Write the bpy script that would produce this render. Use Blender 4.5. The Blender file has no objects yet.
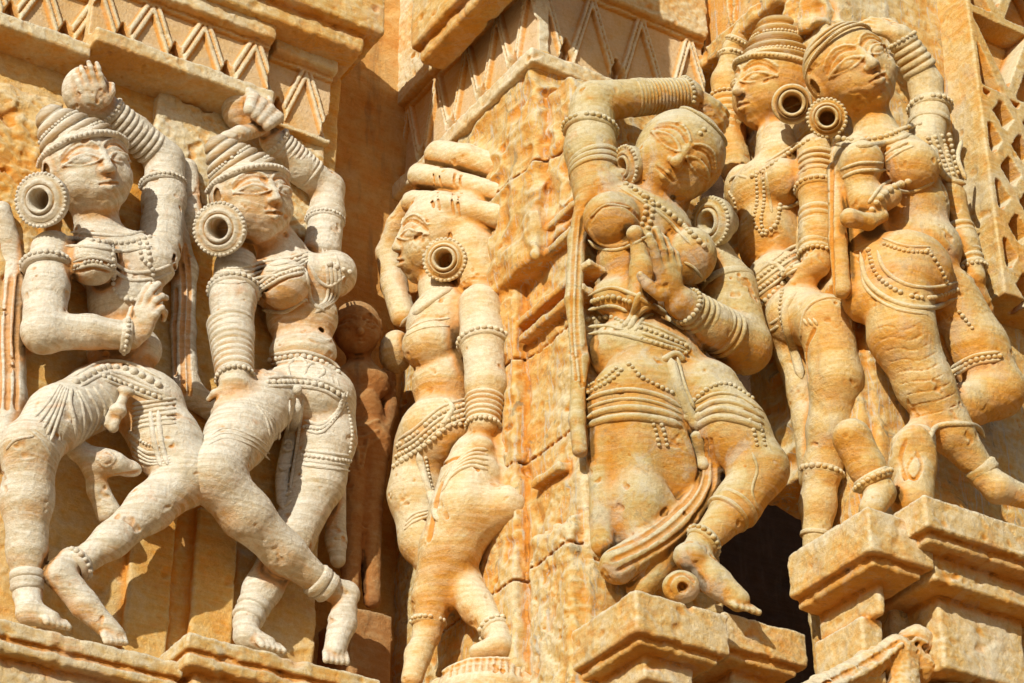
import bpy, math, random, os
import numpy as np
from mathutils import Vector
random.seed(7); rng = np.random.default_rng(7)
R_ = math.radians
VOX = 1.05
# ---------------------------------------------------------------- frames
# Sculptor's frame: u right, v up, w towards the lens, 1 unit = 2 mm. World = T + S*(u r + v U + w V)
S = 0.002; D = 2400.0; PITCH = R_(32); AZ = R_(32)
sp, cp = math.sin(PITCH), math.cos(PITCH); sa, ca = math.sin(AZ), math.cos(AZ)
T0 = np.array([0, 0, 4.2])
M_ = np.array([[1, 0, 0], [0, -sp, -cp], [0, cp, -sp]])      # columns r, U, V
def world(p): return T0 + S * (np.asarray(p) @ M_.T)
def w2c(d): return np.asarray(d, float) @ M_                  # world direction -> sculptor's frame
EA, EB, EZ = w2c((ca, sa, 0)), w2c((sa, -ca, 0)), w2c((0, 0, 1))   # along the wall, out of the wall, up
EM = np.stack([EA, EB, EZ])
def P(px, py, w):
    s = 1 - w / D
    return np.array([(px - 512) * s, (341.5 - py) * s, w])
def hit(px, py, n, c):
    X, Y = px - 512, 341.5 - py
    s = (c - n[2] * D) / (n[0] * X + n[1] * Y - n[2] * D)
    return np.array([X * s, Y * s, D * (1 - s)])
class Plane:                                                  # a vertical plane, turned th degrees, through a point
    def __init__(s, th, px, py, w, off=0):
        t = R_(th); s.n = w2c((math.sin(t), -math.cos(t), 0)); s.c = s.n @ P(px, py, w) + off
    def at(s, px, py, d=0):
        w = hit(px, py, s.n, s.c)[2] + d
        return P(px, py, w)
def abz(p): return EM @ p                                     # wall coordinates of a point
def onA(px, py, beta): return abz(hit(px, py, EB, beta))
def onB(px, py, alpha): return abz(hit(px, py, EA, alpha))
# ---------------------------------------------------------------- noise
LAT = rng.random((32, 32, 32)).astype(np.float32) * 2 - 1
def vnoise(x, y, z):
    xi = np.floor(x).astype(np.int32); yi = np.floor(y).astype(np.int32); zi = np.floor(z).astype(np.int32)
    fx, fy, fz = x - xi, y - yi, z - zi
    fx = fx*fx*(3-2*fx); fy = fy*fy*(3-2*fy); fz = fz*fz*(3-2*fz)
    x0, y0, z0 = xi & 31, yi & 31, zi & 31; x1, y1, z1 = (xi+1) & 31, (yi+1) & 31, (zi+1) & 31
    L = LAT
    a = L[x0,y0,z0]*(1-fx)+L[x1,y0,z0]*fx; b = L[x0,y1,z0]*(1-fx)+L[x1,y1,z0]*fx
    c = L[x0,y0,z1]*(1-fx)+L[x1,y0,z1]*fx; d = L[x0,y1,z1]*(1-fx)+L[x1,y1,z1]*fx
    e = a*(1-fy)+b*fy; f = c*(1-fy)+d*fy
    return e*(1-fz)+f*fz
def smin(a, b, k):
    if k <= 0: return np.minimum(a, b)
    h = np.maximum(k - np.abs(a - b), 0) / k
    return np.minimum(a, b) - h*h*k*0.25
# ---------------------------------------------------------------- carving field
def rot_frame(yaw=0, pitch=0, roll=0):
    y, p, r = R_(yaw), R_(-pitch), R_(roll)
    Ry = np.array([[math.cos(y),0,math.sin(y)],[0,1,0],[-math.sin(y),0,math.cos(y)]])
    Rx = np.array([[1,0,0],[0,math.cos(p),-math.sin(p)],[0,math.sin(p),math.cos(p)]])
    Rz = np.array([[math.cos(r),-math.sin(r),0],[math.sin(r),math.cos(r),0],[0,0,1]])
    return Rz @ Ry @ Rx
class Field:
    def __init__(s, lo, hi, vx):
        s.lo = np.array(lo, float); s.vx = vx
        s.n = np.ceil((np.array(hi) - s.lo) / vx).astype(int) + 1
        s.a = np.full(s.n, 40.0, np.float32)
    def box(s, lo, hi):
        i0 = np.clip(np.floor((np.array(lo) - s.lo) / s.vx).astype(int), 0, s.n)
        i1 = np.clip(np.ceil((np.array(hi) - s.lo) / s.vx).astype(int) + 1, 0, s.n)
        if np.any(i1 <= i0): return None
        sl = tuple(slice(a, b) for a, b in zip(i0, i1))
        g = [((np.arange(a, b) * s.vx) + l).astype(np.float32) for a, b, l in zip(i0, i1, s.lo)]
        return sl, g[0][:, None, None], g[1][None, :, None], g[2][None, None, :]
    def put(s, lo, hi, fn, k, op='u', pad=None):
        pad = (k + 6) if pad is None else pad
        b = s.box(np.array(lo) - pad, np.array(hi) + pad)
        if b is None: return
        sl, X, Y, Z = b
        d = fn(X, Y, Z)
        if op == 'u': s.a[sl] = smin(s.a[sl], d, k)
        else: s.a[sl] = -smin(-s.a[sl], d, k)
    def cap(s, p0, r0, p1, r1, k=6, op='u'):
        p0 = np.array(p0, float); p1 = np.array(p1, float); m = max(r0, r1)
        ab = p1 - p0; L2 = max(ab @ ab, 1e-6)
        def fn(X, Y, Z):
            x, y, z = X - p0[0], Y - p0[1], Z - p0[2]
            t = np.clip((x*ab[0] + y*ab[1] + z*ab[2]) / L2, 0, 1)
            return np.sqrt((x - t*ab[0])**2 + (y - t*ab[1])**2 + (z - t*ab[2])**2) - (r0 + (r1 - r0) * t)
        s.put(np.minimum(p0, p1) - m, np.maximum(p0, p1) + m, fn, k, op)
    def ell(s, c, r, R=None, k=6, op='u'):
        c = np.array(c, float); r = np.array(r, float); R = np.eye(3) if R is None else R
        ext = np.sqrt(((R * r)**2).sum(1))
        def fn(X, Y, Z):
            x, y, z = X - c[0], Y - c[1], Z - c[2]
            q = [(R[0,i]*x + R[1,i]*y + R[2,i]*z) for i in range(3)]
            k0 = np.sqrt((q[0]/r[0])**2 + (q[1]/r[1])**2 + (q[2]/r[2])**2)
            k1 = np.sqrt((q[0]/r[0]**2)**2 + (q[1]/r[1]**2)**2 + (q[2]/r[2]**2)**2) + 1e-6
            return k0 * (k0 - 1) / k1
        s.put(c - ext, c + ext, fn, k, op)
    def bx(s, c, h, R, rnd=2, k=0, op='u', relief=None, nz=0, nsc=14):
        """rounded box, half sizes h, in the frame R (columns); relief(x,y)->depth cut into the +z face of the box"""
        c = np.array(c, float); h = np.array(h, float)
        ext = np.abs(R) @ h
        def fn(X, Y, Z):
            x, y, z = X - c[0], Y - c[1], Z - c[2]
            q = [(R[0,i]*x + R[1,i]*y + R[2,i]*z) for i in range(3)]
            e = [np.abs(q[i]) - h[i] + rnd for i in range(3)]
            out = np.sqrt(sum(np.maximum(t, 0)**2 for t in e))
            d = out + np.minimum(np.maximum(np.maximum(e[0], e[1]), e[2]), 0) - rnd
            if nz:
                I = np.nonzero(np.abs(d) < nz*2 + s.vx*2); g = [t[I]/nsc for t in q]
                g = [.80*g[0]+.48*g[1]+.36*g[2], -.52*g[0]+.85*g[1]+.02*g[2]+3.1, -.30*g[0]-.20*g[1]+.93*g[2]+7.7]
                if nz > 4:    # broken stone: creased facets
                    d[I] += (np.abs(vnoise(*g))*1.8 - .4)*nz + (1.3*np.abs(vnoise(g[0]*1.9+5, g[1]*1.9, g[2]*1.9)) - .4)*nz*.45 + vnoise(g[0]*5.7+9, g[1]*5.7, g[2]*5.7)*nz*.16
                else:
                    d[I] += vnoise(*g)*nz*.7 + vnoise(g[0]*2.7+9, g[1]*2.7, g[2]*2.7)*nz*.5 + vnoise(g[0]*6.3+2, g[1]*6.3, g[2]*6.3)*nz*.3
                    c_ = vnoise(g[0]*1.3+17, g[1]*1.3, g[2]*1.3); d[I] += np.maximum(c_ - .52, 0)*nz*4     # chips
            if relief is not None:
                d = np.maximum(d, (q[2] - (h[2] - relief(q[0], q[1]))) * .75)
            return d
        s.put(c - ext, c + ext, fn, k, op, pad=8)
    def noise(s, amp, sc, zs=1.0):
        idx = np.nonzero(np.abs(s.a) < amp * 1.6 + s.vx * 1.5)
        p = [idx[i] * s.vx + s.lo[i] for i in range(3)]
        s.a[idx] += (amp * vnoise(p[0]/sc + 3.3, p[1]/sc*zs, p[2]/sc)).astype(np.float32)
    def chips(s, amp=6.0, sc=14.0, th=.66):
        """small knocks and pits in the carving"""
        idx = np.nonzero(np.abs(s.a) < 4)
        p = [idx[i] * s.vx + s.lo[i] for i in range(3)]
        c = vnoise(.8*p[0]/sc + .5*p[1]/sc + 1.7, .85*p[1]/sc - .5*p[0]/sc, p[2]/sc + 5.1) + .35*vnoise(p[0]/4.1, p[1]/4.1 + 2, p[2]/4.1)
        s.a[idx] += (np.clip((c - th)*amp, 0, 1.6)).astype(np.float32)
    def sample(s, p):
        q = (p - s.lo) / s.vx
        q = np.clip(q, 0, s.n - 1.001); i = q.astype(int); f = q - i
        o = 0
        for dx in (0, 1):
            for dy in (0, 1):
                for dz in (0, 1):
                    wgt = (f[..., 0] if dx else 1-f[..., 0]) * (f[..., 1] if dy else 1-f[..., 1]) * (f[..., 2] if dz else 1-f[..., 2])
                    o = o + wgt * s.a[np.minimum(i[..., 0]+dx, s.n[0]-1), np.minimum(i[..., 1]+dy, s.n[1]-1), np.minimum(i[..., 2]+dz, s.n[2]-1)]
        return o
    def cast(s, o, d, L):
        """first surface point along rays o + t d"""
        n = int(L / (s.vx * .7)); t = np.linspace(0, L, n)
        pts = o[:, None, :] + t[None, :, None] * d[:, None, :]
        v = s.sample(pts); ins = v < 0
        ok = ins.any(1); k = np.maximum(ins.argmax(1), 1); r = np.arange(len(o))
        v0, v1 = v[r, k-1], v[r, k]
        f = np.clip(v0 / np.maximum(v0 - v1, 1e-4), 0, 1)
        return o + (t[k-1] + f * (t[1] - t[0]))[:, None] * d, ok
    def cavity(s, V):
        """how closed in a carved spot is: drives ochre and painted crevice shade"""
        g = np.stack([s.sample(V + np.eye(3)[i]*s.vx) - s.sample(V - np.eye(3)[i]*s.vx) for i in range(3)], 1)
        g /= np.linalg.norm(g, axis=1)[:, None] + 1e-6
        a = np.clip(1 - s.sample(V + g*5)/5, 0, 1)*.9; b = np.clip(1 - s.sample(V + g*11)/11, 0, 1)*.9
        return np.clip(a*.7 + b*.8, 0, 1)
    def nets(s):
        a = s.a; sg = a < 0
        n = s.n
        c = np.zeros(n - 1, np.int8)
        for dx in (0, 1):
            for dy in (0, 1):
                for dz in (0, 1):
                    c += sg[dx:n[0]-1+dx, dy:n[1]-1+dy, dz:n[2]-1+dz]
        I = np.nonzero((c > 0) & (c < 8)); m = len(I[0])
        if m == 0: return None
        vid = np.full(n - 1, -1, np.int32); vid[I] = np.arange(m)
        pos = np.zeros((m, 3)); cnt = np.zeros(m)
        C = {}
        for o in [(x, y, z) for x in (0, 1) for y in (0, 1) for z in (0, 1)]:
            C[o] = a[I[0]+o[0], I[1]+o[1], I[2]+o[2]]
        for ax in range(3):
            for p in (0, 1):
                for q in (0, 1):
                    o0 = [p, q]; o0.insert(ax, 0); o1 = [p, q]; o1.insert(ax, 1)
                    v0, v1 = C[tuple(o0)], C[tuple(o1)]
                    x = (v0 < 0) != (v1 < 0)
                    t = np.where(x, v0 / np.where(x, v0 - v1, 1), 0)
                    for j in range(3):
                        pos[:, j] += np.where(x, o0[j] + (t if j == ax else 0), 0)
                    cnt += x
        pos = pos / cnt[:, None] + np.stack(I, 1)
        quads = []
        for ax in range(3):
            A = [slice(1, n[j]-1) for j in range(3)]; B = list(A)
            A[ax] = slice(0, n[ax]-1); B[ax] = slice(1, n[ax])
            sa_, sb_ = sg[tuple(A)], sg[tuple(B)]
            E = np.nonzero(sa_ != sb_)
            e = [E[0] + (0 if ax == 0 else 1), E[1] + (0 if ax == 1 else 1), E[2] + (0 if ax == 2 else 1)]
            j1, j2 = (ax + 1) % 3, (ax + 2) % 3
            def g(d1, d2):
                f = list(e); f[j1] = f[j1] - d1; f[j2] = f[j2] - d2
                return vid[f[0], f[1], f[2]]
            qd = np.stack([g(1, 1), g(0, 1), g(0, 0), g(1, 0)], 1)
            flip = ~sa_[E]
            qd[flip] = qd[flip][:, ::-1]
            quads.append(qd)
        Q = np.concatenate(quads)
        Q = Q[(Q >= 0).all(1)]
        return s.lo + pos * s.vx, Q
# ---------------------------------------------------------------- linking
COL = bpy.context.scene.collection
def mesh_obj(name, V, Fc, mat, base, parent=None, smooth=True, cav=None):
    """V in the sculptor's frame; Fc an (n,4) array or list of faces"""
    me = bpy.data.meshes.new(name)
    Wv = (world(V) - base).astype(np.float32)
    if isinstance(Fc, np.ndarray):
        nf = len(Fc); k = Fc.shape[1]
        me.vertices.add(len(Wv)); me.vertices.foreach_set('co', Wv.ravel())
        me.loops.add(nf * k); me.loops.foreach_set('vertex_index', Fc.astype(np.int32).ravel())
        me.polygons.add(nf); me.polygons.foreach_set('loop_start', np.arange(0, nf*k, k, dtype=np.int32))
        me.update(calc_edges=True)
    else:
        me.from_pydata([tuple(v) for v in Wv], [], Fc)
    me.validate()
    if smooth: me.polygons.foreach_set('use_smooth', np.ones(len(me.polygons), bool))
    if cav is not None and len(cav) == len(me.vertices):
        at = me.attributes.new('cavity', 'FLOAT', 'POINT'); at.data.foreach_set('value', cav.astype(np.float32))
    me.materials.append(mat)
    o = bpy.data.objects.new(name, me); COL.objects.link(o)
    if parent is not None: o.parent = parent
    else: o.location = base
    return o
def tag(o, label, cat=None, group=None, kind=None):
    if label: o['label'] = label
    if cat: o['category'] = cat
    if group: o['group'] = group
    if kind: o['kind'] = kind
    return o
def empty(name, base):
    o = bpy.data.objects.new(name, None); o.empty_display_size = .05; COL.objects.link(o); o.location = base; return o
def crom(pts, step=2.0):
    p = np.array(pts, float)
    if len(p) < 3:
        L = np.linalg.norm(p[-1] - p[0]); n = max(int(L/step), 2)
        return p[0] + (p[-1] - p[0]) * np.linspace(0, 1, n)[:, None]
    q = np.vstack([2*p[0]-p[1], p, 2*p[-1]-p[-2]]); out = []
    for i in range(1, len(q)-2):
        L = np.linalg.norm(q[i+1][:2] - q[i][:2]); n = max(int(L/step), 1)
        t = np.linspace(0, 1, n, endpoint=False)[:, None]
        out.append(.5*((2*q[i]) + (-q[i-1]+q[i+1])*t + (2*q[i-1]-5*q[i]+4*q[i+1]-q[i+2])*t*t + (-q[i-1]+3*q[i]-3*q[i+1]+q[i+2])*t**3))
    out.append(q[-2][None]); return np.vstack(out)
_t = (1+5**.5)/2
ICO = np.array([(-1,_t,0),(1,_t,0),(-1,-_t,0),(1,-_t,0),(0,-1,_t),(0,1,_t),(0,-1,-_t),(0,1,-_t),(_t,0,-1),(_t,0,1),(-_t,0,-1),(-_t,0,1)])
ICO = ICO/np.linalg.norm(ICO[0])
ICF = [(0,11,5),(0,5,1),(0,1,7),(0,7,10),(0,10,11),(1,5,9),(5,11,4),(11,10,2),(10,7,6),(7,1,8),(3,9,4),(3,4,2),(3,2,6),(3,6,8),(3,8,9),(4,9,5),(2,4,11),(6,2,10),(8,6,7),(9,8,1)]
def _sub():
    V = [tuple(v) for v in ICO]; Fn = []; mid = {}
    def m(a, b):
        k = (min(a, b), max(a, b))
        if k not in mid:
            v = (np.array(V[a]) + V[b]); v = v/np.linalg.norm(v); V.append(tuple(v)); mid[k] = len(V)-1
        return mid[k]
    for a, b, c in ICF:
        x, y, z = m(a, b), m(b, c), m(c, a); Fn += [(a, x, z), (x, b, y), (z, y, c), (x, y, z)]
    return np.array(V), Fn
SPV, SPF = _sub()
class Acc:
    def __init__(s): s.V = []; s.F = []; s.n = 0
    def add(s, V, Fc):
        s.V.append(np.asarray(V)); s.F += [tuple(int(i) + s.n for i in f) for f in Fc]; s.n += len(V)
    def ball(s, c, r, sq=1.0):
        j = 1 + rng.uniform(-.2, .1)
        if r < 3.2 and rng.random() < .04: return
        s.add(np.asarray(c) + SPV * r * j, SPF)
    def tube(s, pts, r, flat=1.0, n=8, taper=None, up=(0, 0, 1)):
        pts = np.asarray(pts); m = len(pts)
        if m < 2: return
        tg = np.gradient(pts, axis=0); tg /= np.linalg.norm(tg, axis=1)[:, None] + 1e-9
        up = np.array(up, float)
        sd = np.cross(tg, up); sd /= np.linalg.norm(sd, axis=1)[:, None] + 1e-9
        nn = np.cross(sd, tg)
        rr = np.full(m, float(r)) if np.isscalar(r) else np.asarray(r)
        if taper: rr = rr * np.interp(np.linspace(0, 1, m), [0, .08, .92, 1], [taper, 1, 1, taper])
        an = np.linspace(0, 2*math.pi, n, endpoint=False)
        V = pts[:, None, :] + rr[:, None, None] * (np.cos(an)[None, :, None] * sd[:, None, :] + flat * np.sin(an)[None, :, None] * nn[:, None, :])
        Fc = [(i*n+j, (i+1)*n+j, (i+1)*n+(j+1) % n, i*n+(j+1) % n) for i in range(m-1) for j in range(n)]
        Fc += [tuple(range(n)), tuple((m-1)*n + j for j in range(n-1, -1, -1))]
        s.add(V.reshape(-1, 3), Fc)
    def lathe(s, c, ax, prof, n=36, sx=1.0, sv=None):
        """prof: list of (along axis, radius)"""
        ax = np.array(ax, float); ax /= np.linalg.norm(ax)
        h = np.array((0, 1, 0.001)) if abs(ax[1]) < .9 else np.array((1, 0, 0.001))
        e1 = np.cross(ax, h); e1 /= np.linalg.norm(e1); e2 = np.cross(e1, ax)
        an = np.linspace(0, 2*math.pi, n, endpoint=False)
        V = []
        for z, r in prof:
            V.append(np.asarray(c) + ax*z + r*(np.cos(an)[:, None]*e1*sx + np.sin(an)[:, None]*e2))
        m = len(prof)
        Fc = [(i*n+j, (i+1)*n+j, (i+1)*n+(j+1) % n, i*n+(j+1) % n) for i in range(m-1) for j in range(n)]
        s.add(np.vstack(V), Fc)
    def build(s, name, mat, base, parent):
        if not s.n: return None
        return mesh_obj(name, np.vstack(s.V), s.F, mat, base, parent)
# ---------------------------------------------------------------- stone
def stone(name, deep, mid, pale, weather=.5, strata=.3, bump=.5, stain=.35, seed=0.0, lichen=0.0):
    m = bpy.data.materials.new(name); m.use_nodes = True; nt = m.node_tree; N = nt.nodes; Lk = nt.links; N.clear()
    def nd(t, **k):
        n = N.new(t)
        for a, b in k.items(): setattr(n, a, b)
        return n
    def noise(sc, det=6, rough=.6, vec=None, dist=0):
        n = nd('ShaderNodeTexNoise'); n.inputs['Scale'].default_value = sc; n.inputs['Detail'].default_value = det
        n.inputs['Roughness'].default_value = rough; n.inputs['Distortion'].default_value = dist
        Lk.new(vec, n.inputs['Vector']); return n.outputs['Fac']
    def ramp(v, a, b, c0=0, c1=1):
        n = nd('ShaderNodeMapRange'); n.clamp = True; n.inputs[1].default_value = a; n.inputs[2].default_value = b
        n.inputs[3].default_value = c0; n.inputs[4].default_value = c1; Lk.new(v, n.inputs[0]); return n.outputs[0]
    def math_(op, a, b):
        n = nd('ShaderNodeMath', operation=op)
        for i, x in enumerate((a, b)):
            if isinstance(x, (int, float)): n.inputs[i].default_value = x
            else: Lk.new(x, n.inputs[i])
        return n.outputs[0]
    def mix(f, a, b, mode='MIX'):
        n = nd('ShaderNodeMix', data_type='RGBA', blend_type=mode)
        for i, x in ((0, f), (6, a), (7, b)):
            if isinstance(x, (int, float)): n.inputs[i].default_value = x
            elif isinstance(x, tuple): n.inputs[i].default_value = (*x, 1)
            else: Lk.new(x, n.inputs[i])
        return n.outputs[2]
    g = nd('ShaderNodeNewGeometry')
    mp = nd('ShaderNodeMapping'); mp.inputs['Location'].default_value = (seed, seed*.7, seed*1.3); Lk.new(g.outputs['Position'], mp.inputs[0]); pos = mp.outputs[0]
    ms = nd('ShaderNodeMapping'); ms.inputs['Scale'].default_value = (1, 1, 13); ms.inputs['Rotation'].default_value = (.12, -.1, 0); Lk.new(pos, ms.inputs[0]); spos = ms.outputs[0]
    mv = nd('ShaderNodeMapping'); mv.inputs['Scale'].default_value = (9, 9, 1.1); Lk.new(pos, mv.inputs[0]); vpos = mv.outputs[0]
    big = noise(4.5, 5, .55, pos, .4); medn = noise(22, 8, .65, pos, .2); fine = noise(110, 8, .75, pos); st = noise(9, 7, .62, spos, .5); drip = noise(3.2, 5, .6, vpos)
    sep = nd('ShaderNodeSeparateXYZ'); Lk.new(g.outputs['Normal'], sep.inputs[0])
    # undersides keep ochre, deepened as painted shade; tops paler as lit; worn edges bleach
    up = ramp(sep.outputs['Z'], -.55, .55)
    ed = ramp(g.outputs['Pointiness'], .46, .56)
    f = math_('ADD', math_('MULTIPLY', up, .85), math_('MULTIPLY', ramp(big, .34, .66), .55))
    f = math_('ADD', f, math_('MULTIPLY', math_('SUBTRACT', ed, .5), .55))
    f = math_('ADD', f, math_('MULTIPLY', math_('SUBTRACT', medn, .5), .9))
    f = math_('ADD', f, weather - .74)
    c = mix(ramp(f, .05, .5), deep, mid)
    c = mix(ramp(f, .42, .92), c, pale)
    c = mix(math_('MULTIPLY', ramp(st, .44, .60), strata), c, tuple(min(1, x*1.22+.05) for x in pale))
    c = mix(math_('MULTIPLY', ramp(st, .50, .36), strata*.9), c, tuple(x*.8 for x in mid))
    c = mix(math_('MULTIPLY', ramp(drip, .56, .74), stain), c, (.17, .135, .10))
    c = mix(math_('MULTIPLY', ramp(noise(13, 8, .7, pos, .8), .58, .72), .45), c, tuple(x*y for x, y in zip(deep, (.95, .72, .55))))
    c = mix(ramp(fine, .56, .34, .0, .55), c, (.80, .62, .42), 'MULTIPLY')
    c = mix(ramp(g.outputs['Pointiness'], .485, .42, 0, .8), c, tuple(x*.30 for x in deep))  # crease shade painted into the colour
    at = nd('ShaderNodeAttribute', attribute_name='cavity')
    c = mix(ramp(at.outputs['Fac'], .08, .55, 0, .75), c, tuple(x*y for x, y in zip(deep, (.95, .80, .6))))  # hollows turn ochre, part of the painted crevice shade
    c = mix(ramp(at.outputs['Fac'], .62, 1.0, 0, .85), c, tuple(x*.18 for x in deep))  # tightest hollows painted near-black as shade
    if lichen:
        c = mix(math_('MULTIPLY', ramp(noise(7, 10, .72, vpos if lichen > .5 else pos, 1.2), .53, .62), lichen), c, (.60, .57, .49))
        c = mix(math_('MULTIPLY', ramp(noise(16, 9, .75, pos, 1.5), .57, .64), lichen*.8), c, (.22, .20, .15))
    grit = noise(420, 3, .8, pos)
    c = mix(ramp(grit, .35, .62, .26, .0), c, tuple(x*.45 for x in mid))
    b = nd('ShaderNodeBsdfPrincipled'); Lk.new(c, b.inputs['Base Color']); b.inputs['Roughness'].default_value = .88
    b.inputs['Specular IOR Level'].default_value = .25
    h = math_('ADD', math_('MULTIPLY', medn, .5), math_('MULTIPLY', fine, 1.15))
    h = math_('ADD', h, math_('MULTIPLY', grit, .30))
    h = math_('ADD', h, math_('MULTIPLY', st, .6*strata+.1))
    pit = nd('ShaderNodeTexVoronoi'); pit.inputs['Scale'].default_value = 120; Lk.new(pos, pit.inputs['Vector'])
    h = math_('ADD', h, math_('MULTIPLY', ramp(pit.outputs['Distance'], .0, .35), .14))
    bp = nd('ShaderNodeBump'); bp.inputs['Strength'].default_value = bump; bp.inputs['Distance'].default_value = .006
    Lk.new(h, bp.inputs['Height']); Lk.new(bp.outputs[0], b.inputs['Normal'])
    o = nd('ShaderNodeOutputMaterial'); Lk.new(b.outputs[0], o.inputs[0]); return m
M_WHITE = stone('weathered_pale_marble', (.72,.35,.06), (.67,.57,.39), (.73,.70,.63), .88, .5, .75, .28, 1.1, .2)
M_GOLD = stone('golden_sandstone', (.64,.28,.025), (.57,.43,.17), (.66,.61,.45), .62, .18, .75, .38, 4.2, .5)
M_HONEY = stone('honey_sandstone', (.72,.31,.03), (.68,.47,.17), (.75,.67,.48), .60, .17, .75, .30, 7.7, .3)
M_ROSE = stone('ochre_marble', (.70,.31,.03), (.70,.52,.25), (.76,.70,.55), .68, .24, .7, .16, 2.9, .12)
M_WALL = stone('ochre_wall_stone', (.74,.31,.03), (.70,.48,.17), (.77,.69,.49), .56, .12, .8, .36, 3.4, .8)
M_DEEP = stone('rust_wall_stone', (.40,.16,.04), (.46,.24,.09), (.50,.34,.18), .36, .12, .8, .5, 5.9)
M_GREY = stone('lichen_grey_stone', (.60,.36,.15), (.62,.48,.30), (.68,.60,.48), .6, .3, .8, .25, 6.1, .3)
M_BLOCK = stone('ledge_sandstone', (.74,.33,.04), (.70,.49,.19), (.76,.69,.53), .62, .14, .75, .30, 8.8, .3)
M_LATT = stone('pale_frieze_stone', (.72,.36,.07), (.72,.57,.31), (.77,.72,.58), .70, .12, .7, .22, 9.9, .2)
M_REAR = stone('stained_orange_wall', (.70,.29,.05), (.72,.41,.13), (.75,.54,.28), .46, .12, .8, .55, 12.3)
M_DARK = stone('shade_dark_deep_wall', (.06,.03,.012), (.09,.045,.02), (.12,.07,.04), .36, .1, .8, .4, 15.1)  # near-black colour stands in for deep shade in the gap
M_PANEL = stone('honey_wall_panel', (.76,.32,.03), (.76,.49,.16), (.80,.66,.42), .54, .14, .8, .22, 21.4, .1)
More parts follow.
